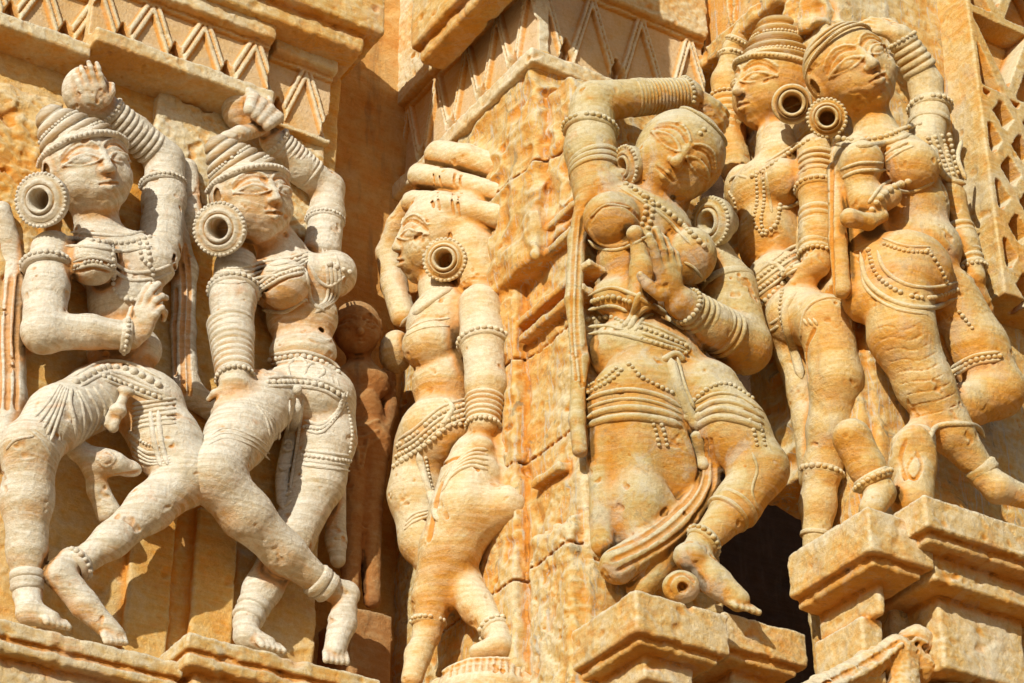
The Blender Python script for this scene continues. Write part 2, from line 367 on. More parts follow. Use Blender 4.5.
# ---------------------------------------------------------------- figures
class Fig:
    def __init__(s, label, plane, box, wr, base_px, mat, group='stone dancers carved on the temple wall', name='stone_statue', cat='statue', vox=None):
        s.pl = plane; s.mat = mat
        x0, y0, x1, y1 = box
        c = np.array([P(x, y, w) for x in (x0, x1) for y in (y0, y1) for w in wr])
        s.f = Field(c.min(0), c.max(0), vox or VOX); s.wr = wr
        s.base = world(s.J(*base_px))
        s.root = empty(name, s.base); tag(s.root, label, cat, group)
        s.parts = []; s.post = []
    def J(s, px, py, d=0): return s.pl.at(px, py, d)
    def sc(s, p): return 1 - p[2] / D
    def chain(s, js, k=8, op='u'):
        q = [(s.J(*j[:3]), j[3]) for j in js]
        for (a, ra), (b, rb) in zip(q, q[1:]): s.f.cap(a, ra*s.sc(a), b, rb*s.sc(b), k, op)
    def blob(s, px, py, d, rx, ry, rz, rot=0, k=8, op='u', yaw=0, pitch=0):
        p = s.J(px, py, d); s.f.ell(p, np.array((rx, ry, rz))*s.sc(p), rot_frame(yaw, pitch, rot), k, op)
    def rays(s, xy):
        xy = np.asarray(xy, float); hi, lo = s.wr[1], s.wr[0]
        s0 = 1 - hi/D; s1 = 1 - lo/D
        X, Y = xy[:, 0] - 512, 341.5 - xy[:, 1]
        o = np.stack([X*s0, Y*s0, np.full(len(X), D*(1-s0))], 1); e = np.stack([X*s1, Y*s1, np.full(len(X), D*(1-s1))], 1)
        L = np.linalg.norm(e - o, axis=1)
        return s.f.cast(o, (e - o)/L[:, None], L.mean())
    def on(s, pts, step=2.0, smooth=True):
        """lay a polyline of pixels on the carved surface"""
        xy = crom(pts, step); q, ok = s.rays(xy)
        if ok.sum() < 2:
            return np.array([s.J(x, y, 30) for x, y in xy])
        w = np.interp(np.arange(len(q)), np.nonzero(ok)[0], q[ok, 2])
        if smooth and len(w) > 4:
            lim = 5.5*step
            for i in range(1, len(w)): w[i] = w[i-1] + np.clip(w[i]-w[i-1], -lim, lim)
            w = np.convolve(np.pad(w, 2, mode='edge'), np.ones(5)/5, 'valid')
        return np.array([P(x, y, ww) for (x, y), ww in zip(xy, w)])
    # --- carving lines into the body
    def groove(s, pts, r=1.6, k=1.5):
        q = s.on(pts, 3.0); s._caps(q, r, k, 's')
    def ridge(s, pts, r=1.8, k=2.0):
        q = s.on(pts, 3.0); s._caps(q, r, k, 'u')
    def _caps(s, q, r, k, op):
        for a, b in zip(q, q[1:]): s.f.cap(a, r, b, r, k, op)
    # --- applied ornament
    def tube(s, acc, pts, r=2.5, flat=.8, lift=0, n=8, taper=.2):
        q = s.on(pts) + np.array((0, 0, lift)); r = r*1.25; acc.tube(q, r, flat, n, taper)
    def beads(s, acc, pts, r=2.2, gap=2.05, lift=.5):
        r = r*1.12; q = s.on(pts, 1.0); L = np.concatenate([[0], np.cumsum(np.linalg.norm(np.diff(q, axis=0), axis=1))])
        n = max(int(L[-1]/(r*gap)), 1)
        for t in np.linspace(0, L[-1], n+1):
            acc.ball([np.interp(t, L, q[:, i]) + (lift if i == 2 else 0) for i in range(3)], r)
    def band(s, acc, pts, w=5, beaded=True, r=1.7):
        """rail, beads, rail"""
        p = np.array(pts, float); t = np.gradient(p, axis=0); nrm = np.stack([-t[:, 1], t[:, 0]], 1); nrm /= np.linalg.norm(nrm, axis=1)[:, None]
        s.tube(acc, p + nrm*w, r); s.tube(acc, p - nrm*w, r)
        if beaded: s.beads(acc, p, w*.62)
    def part(s, name, mat=None, of=None):
        a = Acc(); s.parts.append((name, a, mat or s.mat, of)); return a
    def sleeve(s, name, j0, j1, n, amp=2.0, grow=1.0, acc=None, edge=True, sharp=False):
        """stack of bangles round a limb between two (px,py,d,r)"""
        a = acc or s.part(name); p0, p1 = s.J(*j0[:3]), s.J(*j1[:3]); L = np.linalg.norm(p1-p0); pr = []
        for i in range(n*6 + 1):
            t = i/(n*6); ph = (i % 6)/6
            b = abs(math.sin(math.pi*ph))**.7
            r = (j0[3] + (j1[3]-j0[3])*t)*grow*s.sc(p0) + amp*(b - .45)
            pr.append((t*L, r))
        pr = [(0, j0[3]*.7)] + pr + [(L, j1[3]*.7)]
        a.lathe(p0, p1-p0, pr, 30)
        if edge:
            a2 = a; ax = (p1-p0)/L; s.ringbeads(a2, p1, ax, j1[3]*grow*s.sc(p1)+.8, 2.5)
        return a
    def ringbeads(s, a, c, ax, R, r, sx=1.0, n=None):
        ax = ax/np.linalg.norm(ax); h = np.array((0, 1, .001)) if abs(ax[1]) < .9 else np.array((1, 0, .001))
        e1 = np.cross(ax, h); e1 /= np.linalg.norm(e1); e2 = np.cross(e1, ax)
        n = n or int(2*math.pi*R/(r*2.0))
        for i in range(n):
            t = 2*math.pi*i/n; a.ball(np.asarray(c) + R*(math.cos(t)*e1*sx + math.sin(t)*e2), r)
    def ring(s, name, j, toward, r=2.6, beaded=True, acc=None, width=1.6, grow=1.04):
        """one armlet or anklet at (px,py,d,R), axis towards another joint"""
        a = acc or s.part(name); c = s.J(*j[:3]); q = s.J(*toward[:3]); ax = (q-c)/np.linalg.norm(q-c); R = j[3]*grow*s.sc(c)
        pr = [(-r*width-1, R*.8), (-r*width, R), (-r*.9, R+r*.55), (0, R+r*.35), (r*.9, R+r*.55), (r*width, R), (r*width+1, R*.8)]
        a.lathe(c, ax, pr, 32)
        if beaded: s.ringbeads(a, c, ax, R+r*.5, r*.85)
        return a
    def disc(s, px, py, d, R, hole, face=(0, 0, 1), thick=9, sx=1.0, beads=True, name='earring'):
        a = s.part(name); c = s.J(px, py, d); k = s.sc(c); R *= k; hole *= k; t = thick
        pr = [(-t-17, .5), (-t-17, hole*1.25), (-t-2, hole*1.35), (-t, R*.93), (0, R*1.0), (t*.35, R*.97), (t*.45, R*.88), (t*.40, R*.80), (t*.75, R*.70), (t*.8, hole*1.62), (t*.55, hole*1.5),
              (t*.62, hole*1.38), (t*.95, hole*1.30), (t*.95, hole*1.08), (t*.6, hole*.98), (-t-14, hole*.92), (-t-15, .5)]
        ax = np.array(face, float); a.lathe(c, ax, pr, 44, sx)
        axn = ax/np.linalg.norm(ax)
        if beads: s.ringbeads(s.part('bead_rim', of=a), c + axn*t*.3, ax, R*.95, 2.1*k, sx)
        return a
    # --- head
    def head(s, px, py, d, h, yaw, pitch, roll, ears=(1, 1), nose=1.0, eyes=1.0):
        c = s.J(px, py, d); h = h*s.sc(c); Rm = rot_frame(yaw, pitch, roll); s.H = (c, h, Rm); F = s.f
        def L(x, y, z): return c + Rm @ (np.array((x, y, z))*h)
        def e(x, y, z, rx, ry, rz, k=4, op='u', r2=None):
            F.ell(L(x, y, z), np.array((rx, ry, rz))*h, Rm if r2 is None else Rm @ r2, k, op)
        def cp(a, ra, b, rb, k=3, op='u'): F.cap(L(*a), ra*h, L(*b), rb*h, k, op)
        e(0, .18, -.18, .98, 1.02, .98, 0)
        e(0, -.22, .08, .82, .86, .80, 8)
        e(0, -.80, .48, .20, .17, .20, 7)
        for sx in (-1, 1):
            e(sx*.46, -.30, .42, .30, .32, .28, 7)
            e(sx*.40, .11, .69, .29, .13, .09, 3, 's')                 # socket
            r2 = rot_frame(sx*22, 0, sx*6)
            e(sx*.40, .10, .605, .33, .15, .185, .6, 'u', r2)           # eyeball
        cp((0, .34, .72), .09, (0, -.16, .98*nose), .115, 3)
        cp((-.13, -.19, .88), .08, (.13, -.19, .88), .08, 2.5); e(0, -.17, .97*nose, .11, .09, .09, 3)
        e(0, -.52, .66, .34, .22, .20, 5)
        for sx in (-1, 1):
            cp((0, -.435, .885), .055, (sx*.24, -.44, .80), .03, 1.5)
            cp((0, -.575, .875), .068, (sx*.19, -.55, .79), .03, 1.5)
            if ears[0 if sx < 0 else 1]:
                e(sx*.93, .05, -.08, .13, .36, .24, 3); e(sx*1.0, .08, -.02, .06, .2, .13, 1, 's')
        def face(pts, r, k, op, off=0.0):
            q = crom([(x, y, 0) for x, y in pts], .06)
            o = np.array([L(x, y, 1.5) for x, y, _ in q]); dd = np.tile(-Rm[:, 2], (len(o), 1))
            g, ok = F.cast(o, dd, 1.6*h)
            g = g[ok] + Rm[:, 2]*off*h
            s._caps(g[::1], r*h, k, op)
        for sx in (-1, 1):
            face([(sx*.09, .07), (sx*.22, .17), (sx*.42, .215), (sx*.62, .165), (sx*.80, .07)], .040*eyes, .6, 'u', .0)
            face([(sx*.10, .05), (sx*.25, .0), (sx*.42, -.02), (sx*.60, .01), (sx*.76, .06)], .028*eyes, .6, 'u', .005)
            face([(sx*.10, .33), (sx*.24, .40), (sx*.45, .42), (sx*.66, .32), (sx*.80, .17)], .030, 1.0, 's')
            face([(sx*.06, .40), (sx*.22, .52), (sx*.45, .56), (sx*.66, .46), (sx*.80, .30)], .034*eyes, 1.0, 'u', .0)
        face([(-.23, -.50), (-.1, -.495), (0, -.51), (.1, -.495), (.23, -.50)], .028, .8, 's')
    def HL(s, x, y, z): c, h, Rm = s.H; return c + Rm @ (np.array((x, y, z))*h)
    def headband(s, acc, y, tilt, R, r, beads=True, z=-.2, a0=-110, a1=110, xs=1.0, dz=0):
        """arc over the brow in the head's own frame"""
        pts = []
        for t in np.radians(np.arange(a0, a1+1, 5)):
            pts.append(s.HL(math.sin(t)*R*xs, y + tilt*math.cos(t), z + math.cos(t)*R))
        pts = np.array(pts); h = s.H[1]; acc.tube(pts, r*h, 1.0, 8)
        if beads:
            L = np.concatenate([[0], np.cumsum(np.linalg.norm(np.diff(pts, axis=0), axis=1))]); n = int(L[-1]/(r*h*1.15)); m_ = pts.mean(0)
            for t in np.linspace(0, L[-1], n):
                p = np.array([np.interp(t, L, pts[:, i]) for i in range(3)]); o = (p - m_); o /= np.linalg.norm(o)
                acc.ball(p + o*r*h*.7, r*h*.62)
    def cone(s, acc, pts, n=30):
        """stack of rings given as head-frame centre, radius"""
        q = [(s.HL(*p[:3]), p[3]*s.H[1]) for p in pts]; V = []
        ax = q[-1][0] - q[0][0]; ax /= np.linalg.norm(ax); h = np.array((.2, .1, 1.)); e1 = np.cross(ax, h); e1 /= np.linalg.norm(e1); e2 = np.cross(ax, e1)
        an = np.linspace(0, 2*math.pi, n, endpoint=False)
        for c, r in q: V.append(c + r*(np.cos(an)[:, None]*e1 + np.sin(an)[:, None]*e2))
        V.append(q[-1][0][None] + ax*q[-1][1]*.3); m = len(q)
        Fc = [(i*n+j, (i+1)*n+j, (i+1)*n+(j+1) % n, i*n+(j+1) % n) for i in range(m-1) for j in range(n)] + [((m-1)*n+(j+1) % n, (m-1)*n+j, m*n) for j in range(n)]
        acc.add(np.vstack(V), Fc)
    def crown(s, acc, tip, r0, n=5, y0=.46, r1=.22, beads=(1, 3), x0=0.0):
        t0 = np.array((x0, y0, -.25)); t1 = np.array(tip, float); pts = []
        for i in range(n):
            for fr, sc in ((0, .84), (.10, .97), (.35, 1.04), (.65, 1.03), (.9, .95)):
                t = (i + fr)/n; R = (r0 + (r1 - r0)*t**1.25)*sc; pts.append((*(t0 + (t1 - t0)*t), R))
        s.cone(acc, pts, 40)
        ax = s.H[2] @ (t1 - t0); top = acc
        for b in beads:
            acc = s.part('bead_string', of=top)
            t = b/n; R = (r0 + (r1 - r0)*t**1.25)*.97*s.H[1]; s.ringbeads(acc, s.HL(*(t0 + (t1-t0)*t)), ax, R, 2.0)
    # --- hand: frame from finger direction and the back of the hand
    def hand(s, px, py, d, fdir, back, L=46, curl=(20, 25, 20), spread=8, thumb=1, w=1.0, curls=None, k=2.0):
        c = s.J(px, py, d); L *= s.sc(c)
        y = np.array(fdir, float); y /= np.linalg.norm(y); z = np.array(back, float); z -= y*(z@y); z /= np.linalg.norm(z); x = np.cross(y, z)
        F = s.f; Rm = np.stack([x, y, z], 1)
        pw = .21*L*w
        F.ell(c + y*L*.24, (pw, .29*L, .12*L), Rm, 5)
        for i, (ox, ln, fr) in enumerate(((-.75, .40, .066), (-.26, .47, .072), (.26, .50, .074), (.76, .45, .072))):
            ox = ox*thumb*1.0
            p = c + x*ox*pw + y*L*(.46 - .05*abs(ox)); a = R_(-spread*ox); dr = y*math.cos(a) - x*math.sin(a); r = fr*L
            F.cap(c + x*ox*pw*.6 + y*L*.2, r*.9, p, r*1.05, 3)
            cu = curls[i] if curls else curl
            for j, (sg, fx) in enumerate(zip((.44, .32, .26), cu)):
                t = R_(fx); nz = np.cross(x, dr); dr = dr*math.cos(t) - nz*math.sin(t)
                q = p + dr*ln*L*sg*1.05; F.cap(p, r*(1.04-.1*j), q, r*(.94-.1*j), k); p = q
        b = c + x*thumb*pw*.8 + y*L*.10 - z*L*.04; dr = x*thumb*.75 + y*.75 - z*.25; dr /= np.linalg.norm(dr)
        q = b + dr*L*.21; F.cap(b, .10*L, q, .082*L, 4); dr = dr*.72 + y*.55 - z*.35; dr /= np.linalg.norm(dr); F.cap(q, .08*L, q + dr*L*.17, .062*L, 2)
    def finish(s, amp=.32):
        s.f.noise(amp, 9); s.f.noise(amp*.8, 3.2); s.f.chips()
        V, Q = s.f.nets()
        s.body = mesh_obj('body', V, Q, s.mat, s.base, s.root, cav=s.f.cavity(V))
        for name, a, m, of in s.parts: a.ob = a.build(name, m, s.base, of.ob if of else s.root)
        s.f = None
# ---------------------------------------------------------------- the wall: planes
RW = np.stack([EA, EZ, EB], 1)       # box frame of faces turned to the right (x along, y up, z out)
RB = np.stack([EB, EZ, -EA], 1)      # box frame of faces turned to the left
Q1 = abz(P(582, 341, 60)); A1, B1 = Q1[0], Q1[1]              # corner of the middle pier
BL = abz(P(170, 341, 0))[1]                                   # face of the left block
BR = abz(hit(414, 341, EA, A1))[1]                            # back of the recess
Q2 = abz(P(868, 341, 55)); A2, B2 = Q2[0], Q2[1]              # corner of the right pier
def fabz(a, b, z): return EM.T @ np.array((a, b, z))
class Block:
    """carved block: boxes in wall coordinates (along, out, up), eroded, one mesh"""
    def __init__(s, lo, hi, vx=2.0): 
        c = np.array([fabz(a, b, z) for a in (lo[0], hi[0]) for b in (lo[1], hi[1]) for z in (lo[2], hi[2])])
        s.f = Field(c.min(0) - 8, c.max(0) + 8, vx)
    def box(s, a, b, z, rnd=2.5, k=0, op='u', relief=None, face='A', nz=1.0, nsc=16):
        c = fabz(sum(a)/2, sum(b)/2, sum(z)/2)
        ha, hb, hz = abs(a[1]-a[0])/2, abs(b[1]-b[0])/2, abs(z[1]-z[0])/2
        if face == 'A': s.f.bx(c, (ha, hz, hb), RW, rnd, k, op, relief, nz, nsc)
        else: s.f.bx(c, (hb, hz, ha), RB, rnd, k, op, relief, nz, nsc)
    def done(s, name, label, cat, mat, group=None, parent=None, kind=None):
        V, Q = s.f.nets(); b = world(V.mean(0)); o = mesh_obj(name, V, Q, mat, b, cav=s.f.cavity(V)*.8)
        tag(o, label, cat, group, kind); return o
def zigzag(per, hh, depth=8, wdt=3.6, holes=True, ph=0.0):
    """frieze relief: doubled chevrons standing between sunk fields, small pointed niches between their feet"""
    def f(x, y):
        t = ((x/per + ph) % 1.0); tri = np.abs(t*2-1); yy = (y + hh)/(2*hh)          # 0 bottom, 1 top
        d1 = np.abs(yy - (1-tri)*1.0) * 2*hh*.42
        d2 = np.abs(yy - (1-tri)*1.0 - .42) * 2*hh*.42
        line = np.minimum(d1, d2)
        edge = hh - np.abs(y)
        cut = 5.5*np.clip((d1 - wdt - 2.6)/1.6, 0, 1) + 3.2*np.clip((1.7 - d1)/1.2, 0, 1)
        cut = np.where(edge < 5, 0, cut)
        if holes:
            u = np.abs(((x/per + ph + .5) % 1.0) - .5)*per
            n = np.clip((per*.15 - u - np.maximum(y + hh*.55, 0)*.42)/1.6, 0, 1)*(y > -hh+4)
            cut = cut + depth*1.5*n
        return cut
    return f
def lattice(px_, pz, split, depth=30, hx=60):
    """staggered diamond openings below, large triangular openings above"""
    def f(x, y):
        row = np.floor(y/pz*2); fx = np.abs((x/px_ + .5*(row % 2)) % 1.0 - .5); fy = np.abs((y/pz*2) % 1.0 - .5)
        dia = np.clip((.36 - (fx*1.05 + fy*.62))*px_*.5, 0, 1)
        t = (x/(px_*2.4)) % 1.0; tri = np.abs(t*2-1); q = ((y-split)/(pz*1.5)) % 1.0
        d1 = np.abs(q - tri)*pz*.62; e = np.minimum(q, 1-q)*pz*1.5
        top = np.clip((d1 - 7)/1.5, 0, 1)*np.clip((e - 6)/1.5, 0, 1)
        return depth*np.where(y < split, dia, top)*np.clip((x + hx - 7)/2, 0, 1)
    return f
def zA(px, py, b): return onA(px, py, b)
# recess backdrop: one tall rear wall
k = Block((-650, BR-70, -520), (A1+40, BR, 960), 4.0)
k.box((-620, A1+30), (BR-60, BR), (-500, 950), nz=2.5, nsc=40, rnd=4)
k.done('rear_wall', 'stained orange rear wall at the back of the recess behind the small attendant', 'wall', M_REAR)
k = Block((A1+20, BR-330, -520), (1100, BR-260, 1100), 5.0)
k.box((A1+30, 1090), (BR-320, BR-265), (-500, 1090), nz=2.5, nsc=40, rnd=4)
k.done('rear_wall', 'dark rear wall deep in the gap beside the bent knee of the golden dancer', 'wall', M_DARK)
# left block
aL = zA(333, 260, BL)[0]
k = Block((zA(-150, 341, BL)[0], BL-110, -420), (aL+10, BL+30, 530))
k.box((zA(-140, 341, BL)[0], aL), (BR-2, BL), (-410, 520), nz=2.0, nsc=26, rnd=4)
p0, p1 = zA(-30, 90, BL), zA(60, 90, BL)
k.box((p0[0], p1[0]), (BL-30, BL+16), (-60, p1[2]-26), nz=3.5, rnd=5)
for xx in (148, 212): # flat ribs behind the striding legs
    q = zA(xx, 570, BL); k.box((q[0]-22, q[0]+22), (BL-20, BL+9), (-400, q[2]+60), nz=1)
k.done('wall_block', 'pale block of wall behind the two striding dancers on the left', 'wall', M_PANEL)
p0, p1 = zA(156, 78, BL), zA(322, 205, BL)
k = Block((p0[0], BL-6, p1[2]-70), (p1[0], BL+16, p0[2]+4), 1.5)
k.box((p0[0], p1[0]-6), (BL-4, BL+13), (p1[2]-60, p0[2]+0), nz=2.4, rnd=3)
s0 = zA(182, 98, BL+12); s1 = zA(214, 98, BL+12)
k.box((s0[0], s1[0]), (BL+4, BL+30), (s0[2]-5.5, s0[2]+5.5), op='s', nz=0, rnd=1)
k.done('stone_slab', 'pale slab with a small dark slot behind the raised fist', 'stone slab', M_LATT)
# left frieze (three steps)
def frieze(x0, x1, ref, beta, height, lip, name, label, mat=M_LATT, per=78, rel=True, ph=0.0, lipout=16, up=60):
    r = zA(*ref, beta); a0 = zA(x0, ref[1], beta)[0]; a1 = zA(x1, ref[1], beta)[0]; z0 = r[2]
    k = Block((a0, beta-90, z0-10), (a1, beta+lipout, z0+height+lip+up), 1.5)
    k.box((a0, a1), (beta-90, beta+lipout), (z0, z0+lip), nz=1.4, rnd=3)
    k.box((a0, a1), (beta-90, beta), (z0+lip-3, z0+lip+height), nz=1.0, relief=zigzag(per, height/2, ph=ph) if rel else None)
    k.box((a0, a1), (beta-90, beta+12), (z0+lip+height-2, z0+lip+height+up), nz=1.4)
    return k.done(name, label, 'frieze', mat)
frieze(-40, 88, (20, 42), BL+26, 74, 18, 'frieze', 'zigzag frieze block at the top left corner, set back from its neighbour', per=60, ph=.3)
frieze(86, 270, (160, 73), BL+42, 74, 18, 'frieze', 'zigzag frieze block jutting out above the raised hand of the leftmost dancer', per=60, ph=.1)
frieze(266, 331, (300, 133), BL+22, 90, 3, 'frieze', 'lower frieze block stepping down to the right of the raised fist', per=62, lipout=1, ph=.4)
# upper eaves over the recess
q = zA(385, 45, BL+78)
k = Block((zA(150, 20, BL+78)[0], BL-60, q[2]-10), (q[0]+4, BL+78, q[2]+140))
k.box((zA(150, 20, BL+78)[0], q[0]), (BL-60, BL+78), (q[2]+14, q[2]+130), nz=1.6, rnd=4)
k.box((zA(150, 20, BL+78)[0], q[0]-18), (BL-60, BL+64), (q[2]-10, q[2]+20), nz=1.6, rnd=5)
k.done('cornice', 'smooth projecting eave stone over the recess, its dark underside showing', 'cornice', M_HONEY)
# middle pier
q = onB(531, 60, A1-34); bc = q[1]; z0 = q[2]
k = Block((A1-34, BR-160, -430), (A1+190, B1+12, 560))
aP = zA(710, 341, B1)[0]; tp = zA(600, 84, B1)[2]
k.box((A1, aP), (BR-150, B1), (-420, tp), nz=3.0, nsc=22, rnd=6)
k.box((A1+20, aP), (BR-10, B1-70), (tp-20, 560), nz=2, rnd=5)
q = onB(514, 350, A1-15); k.box((A1-15, A1+30), (q[1]-300, q[1]), (-420, 150), nz=2.2, rnd=4)          # inner step of the corner
qt = zA(560, 250, bc); k.box((A1-26, A1+70), (bc-200, bc-8), (qt[2]-10, z0+30), nz=5, nsc=26, rnd=7, k=4)  # broken stone under the cornice
qt = zA(575, 190, B1); k.box((A1-10, A1+60), (B1-90, B1+4), (qt[2]-40, tp-4), nz=5, nsc=24, rnd=7, k=4)
for (x, y, ln) in ((556, 222, 84), (556, 246, 80), (558, 292, 84), (556, 312, 70), (550, 474, 30)):
    q = onB(x, y, A1-8); k.box((A1-13, A1+10), (q[1]-ln*.9, q[1]+ln*.75), (q[2]-5, q[2]+4), nz=1.4, rnd=2)
q = onB(575, 520, A1); k.box((A1-14, A1+10), (q[1]-60, q[1]+12), (-420, q[2]), nz=3.5, rnd=6, k=4)
for y_ in (300, 455, 560): q = zA(600, y_, B1); k.box((A1-40, A1+190), (B1-3, B1+20), (q[2]-1.3, q[2]+1.3), op='s', rnd=.5, nz=0)
for y_ in (175, 345, 450, 570): q = onB(545, y_, A1); k.box((A1-40, A1+4), (B1-300, B1+20), (q[2]-1.2, q[2]+1.2), op='s', rnd=.5, nz=0)
k.done('wall_pier', 'rough golden pier behind the dancer with her arm over her head', 'pier', M_WALL)
# pier cornice with its frieze, two faces
LIP, FH = 20, 118; aE = zA(712, 60, bc)[0]; a0 = A1-34
k = Block((a0, bc-330, z0-6), (aE+4, bc, z0+330), 1.6)
k.box((a0, aE), (bc-330, bc), (z0, z0+LIP), nz=1.6, rnd=3)
k.box((a0+30, aE), (bc-120, bc-12), (z0+LIP-3, z0+LIP+FH), nz=1.0, relief=zigzag(66, FH/2, ph=.2))
k.box((a0+12, a0+32), (bc-330, bc-12.5), (z0+LIP-3, z0+LIP+FH), nz=1.0, relief=zigzag(66, FH/2, ph=.3), face='B')
k.box((a0+3, aE), (bc-330, bc-3), (z0+LIP+FH-2, z0+320), nz=1.6)
k.done('cornice', 'cornice with zigzag frieze wrapping the corner of the middle pier', 'cornice', M_LATT)
# smooth eave on the recess side of the pier
al = A1-80; q = onB(409, 60, al)
k = Block((al, q[1]-60, q[2]-6), (A1, q[1]+330, q[2]+190))
k.box((al, al+40), (q[1], q[1]+320), (q[2]+14, q[2]+180), nz=1.6, rnd=4)
k.box((al+10, al+44), (q[1]+4, q[1]+320), (q[2]-4, q[2]+18), nz=1.6, rnd=5)
k.done('cornice', 'smooth slanting eave stone in front of the frieze, above the profile woman', 'cornice', M_HONEY)
# right pier
k = Block((A2-30, BR-280, -430), (A2+530, B2+10, 700))
q = onB(790, 305, A2); k.box((A2, A2+520), (B2-122, B2), (-420, 690), nz=2.4, nsc=24, rnd=5)
k.box((A2, A2+320), (B2-215, B2-112), (q[2], 690), nz=4.5, nsc=26, rnd=6, k=4)
k.box((A2-16, A2+60), (B2-170, B2-4), (-140, 440), nz=5, nsc=26, rnd=8, k=6)
k.done('wall_pier', 'orange pier behind the embracing couple on the right', 'pier', M_WALL)
al = A2-40; q = onB(684, 84, al); q2 = onB(748, 8, al)
k = Block((al, q[1]-20, q[2]-8), (A2+20, q2[1]+60, q[2]+260))
k.box((al, A2+10), (q[1]-10, q2[1]+50), (q[2]+2, q[2]+24), nz=2.4, nsc=20, rnd=4)
k.box((al+12, A2+10), (q[1]-10, q2[1]+50), (q[2]+20, q[2]+250), nz=3.5, nsc=20, relief=zigzag(56, 115, ph=.1, holes=False), face='B')
k.done('cornice', 'slanting orange cornice lip behind the raised arm of the profile dancer', 'cornice', M_WALL)
q = zA(830, 26, B2+4)
k = Block((A2-80, B2-60, q[2]-10), (A2+240, B2+50, q[2]+210))
k.box((A2-30, A2+230), (B2-60, B2-6), (q[2]+10, q[2]+200), nz=6, nsc=22, rnd=8)
k.done('cornice', 'worn broken cornice stone above the heads of the embracing couple', 'cornice', M_WALL)
# pierced lattice on the far right
q = zA(984, 130, B2+46); q2 = zA(1095, 130, B2+46)
k = Block((q[0]-6, B2-10, -30), (q2[0]+30, B2+50, 660), 1.6)
bl = zA(1000, 290, B2+46)[2]
k.box((q[0], q2[0]+20), (B2-10, B2+46), (bl, 640), nz=1.0, relief=lattice(42, 74, -30, 30, (q2[0]+20-q[0])/2), rnd=2)
k.done('stone_lattice', 'pierced diamond lattice panel standing at the right edge', 'lattice', M_HONEY)
# ---------------------------------------------------------------- pedestals
def pedestal(x0, x1, ref, beta, label, mat, th=15, steps=((18, 14), (30, 60)), wall=BL, nz=1.3, zig=None, name='pedestal', th2=12, chip=0):
    r = zA(*ref, beta); a0 = zA(x0, ref[1], beta)[0]; a1 = zA(x1, ref[1], beta)[0]; zt = r[2]
    low = sum(s_[1] for s_ in steps) + th
    k = Block((a0, wall-30, zt-low-4), (a1, beta, zt), 1.6)
    k.box((a0, a1), (wall-30, beta), (zt-th, zt), nz=nz, rnd=2.5)
    z = zt - th; ins = 0
    for (i, h) in steps:
        ins += i; k.box((a0+ins, a1-ins), (wall-30, beta-ins), (z-h, z+2), nz=nz, rnd=3); z -= h
    return k.done(name, label, 'pedestal', mat, 'pedestals under the statues'), zt
_, ZL1 = pedestal(-60, 186, (92, 640), BL+92, 'wide ledge under the feet of the leftmost dancer', M_BLOCK, 15, ((5, 5), (-3, 8), (14, 30), (20, 60)))
_, ZL2 = pedestal(186, 382, (300, 659), BL+112, 'moulded ledge under the crossed legs of the second dancer', M_BLOCK, 15, ((5, 5), (-3, 10), (14, 30), (20, 60)))
_, Z4a = pedestal(636, 728, (680, 601), B1+95, 'faceted pedestal under the dancer with her arm over her head', M_BLOCK, 40, ((8, 8), (16, 22), (18, 40)), B1)
k_, Z4b = pedestal(724, 806, (765, 622), B1+72, 'lower side block of the pedestal carrying the crossed foot', M_BLOCK, 34, ((8, 8), (20, 30), (10, 40)), B1)
_, Z5 = pedestal(868, 930, (895, 514), B2+70, 'deep corner pedestal under the pointed foot of the couple', M_BLOCK, 44, ((9, 9), (24, 30), (16, 60)), B2-18)
_, Z6 = pedestal(926, 1090, (980, 512), B2+96, 'broad pedestal under the feet of the embracing woman on the right', M_BLOCK, 32, ((9, 9), (20, 24), (24, 70)), B2-60)
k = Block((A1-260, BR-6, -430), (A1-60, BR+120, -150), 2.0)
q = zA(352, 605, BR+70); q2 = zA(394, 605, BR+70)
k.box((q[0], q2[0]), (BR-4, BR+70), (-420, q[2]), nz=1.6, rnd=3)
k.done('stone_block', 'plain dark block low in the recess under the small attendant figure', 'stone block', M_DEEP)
# ---------------------------------------------------------------- dancer 1, far left
PLL = Plane(32, 170, 341, 0)
G = 'carved dancers on the temple wall'
F1 = Fig('pale stone dancer at the far left, one hand bent to her breast, other raised overhead', PLL, (-30, 45, 215, 660), (-130, 320), (110, 640, 40), M_WHITE, G)
f = F1
f.blob(118, 262, 42, 52, 34, 34, -5, 10); f.blob(125, 300, 40, 38, 40, 29, 0, 12); f.blob(124, 350, 40, 38, 28, 29, 0, 12); f.blob(122, 392, 44, 58, 30, 34, -8, 14)
f.chain([(95, 215, 44, 22), (100, 240, 42, 26)], 8)
f.head(90, 172, 66, 45, 34, 8, 7, ears=(1, 0))
f.blob(93, 262, 74, 24, 24, 22, 0, 5); f.blob(152, 262, 76, 26, 26, 24, 0, 5)
f.chain([(52, 252, 44, 22), (46, 290, 50, 22), (44, 332, 54, 22)], 8)
f.chain([(42, 332, 54, 20), (90, 332, 72, 17), (130, 336, 86, 14)], 6)
f.hand(140, 338, 92, (.25, 1, .1), (-.5, 0, 1), 62, spread=6, curls=((50, 70, 50), (25, 40, 30), (10, 25, 20), (10, 20, 15)), thumb=-1)
f.chain([(160, 250, 36, 22), (164, 200, 30, 21), (165, 165, 30, 20)], 8)
f.chain([(165, 160, 30, 19), (135, 132, 40, 16), (106, 108, 50, 14)], 6)
f.hand(97, 108, 66, (-.22, 1, .2), (.3, 0, 1), 48, spread=2, curls=((14, 25, 25), (8, 20, 20), (5, 14, 14), (5, 10, 12)), w=1.4)
f.blob(86, 92, 52, 24, 26, 20, 20, 8)
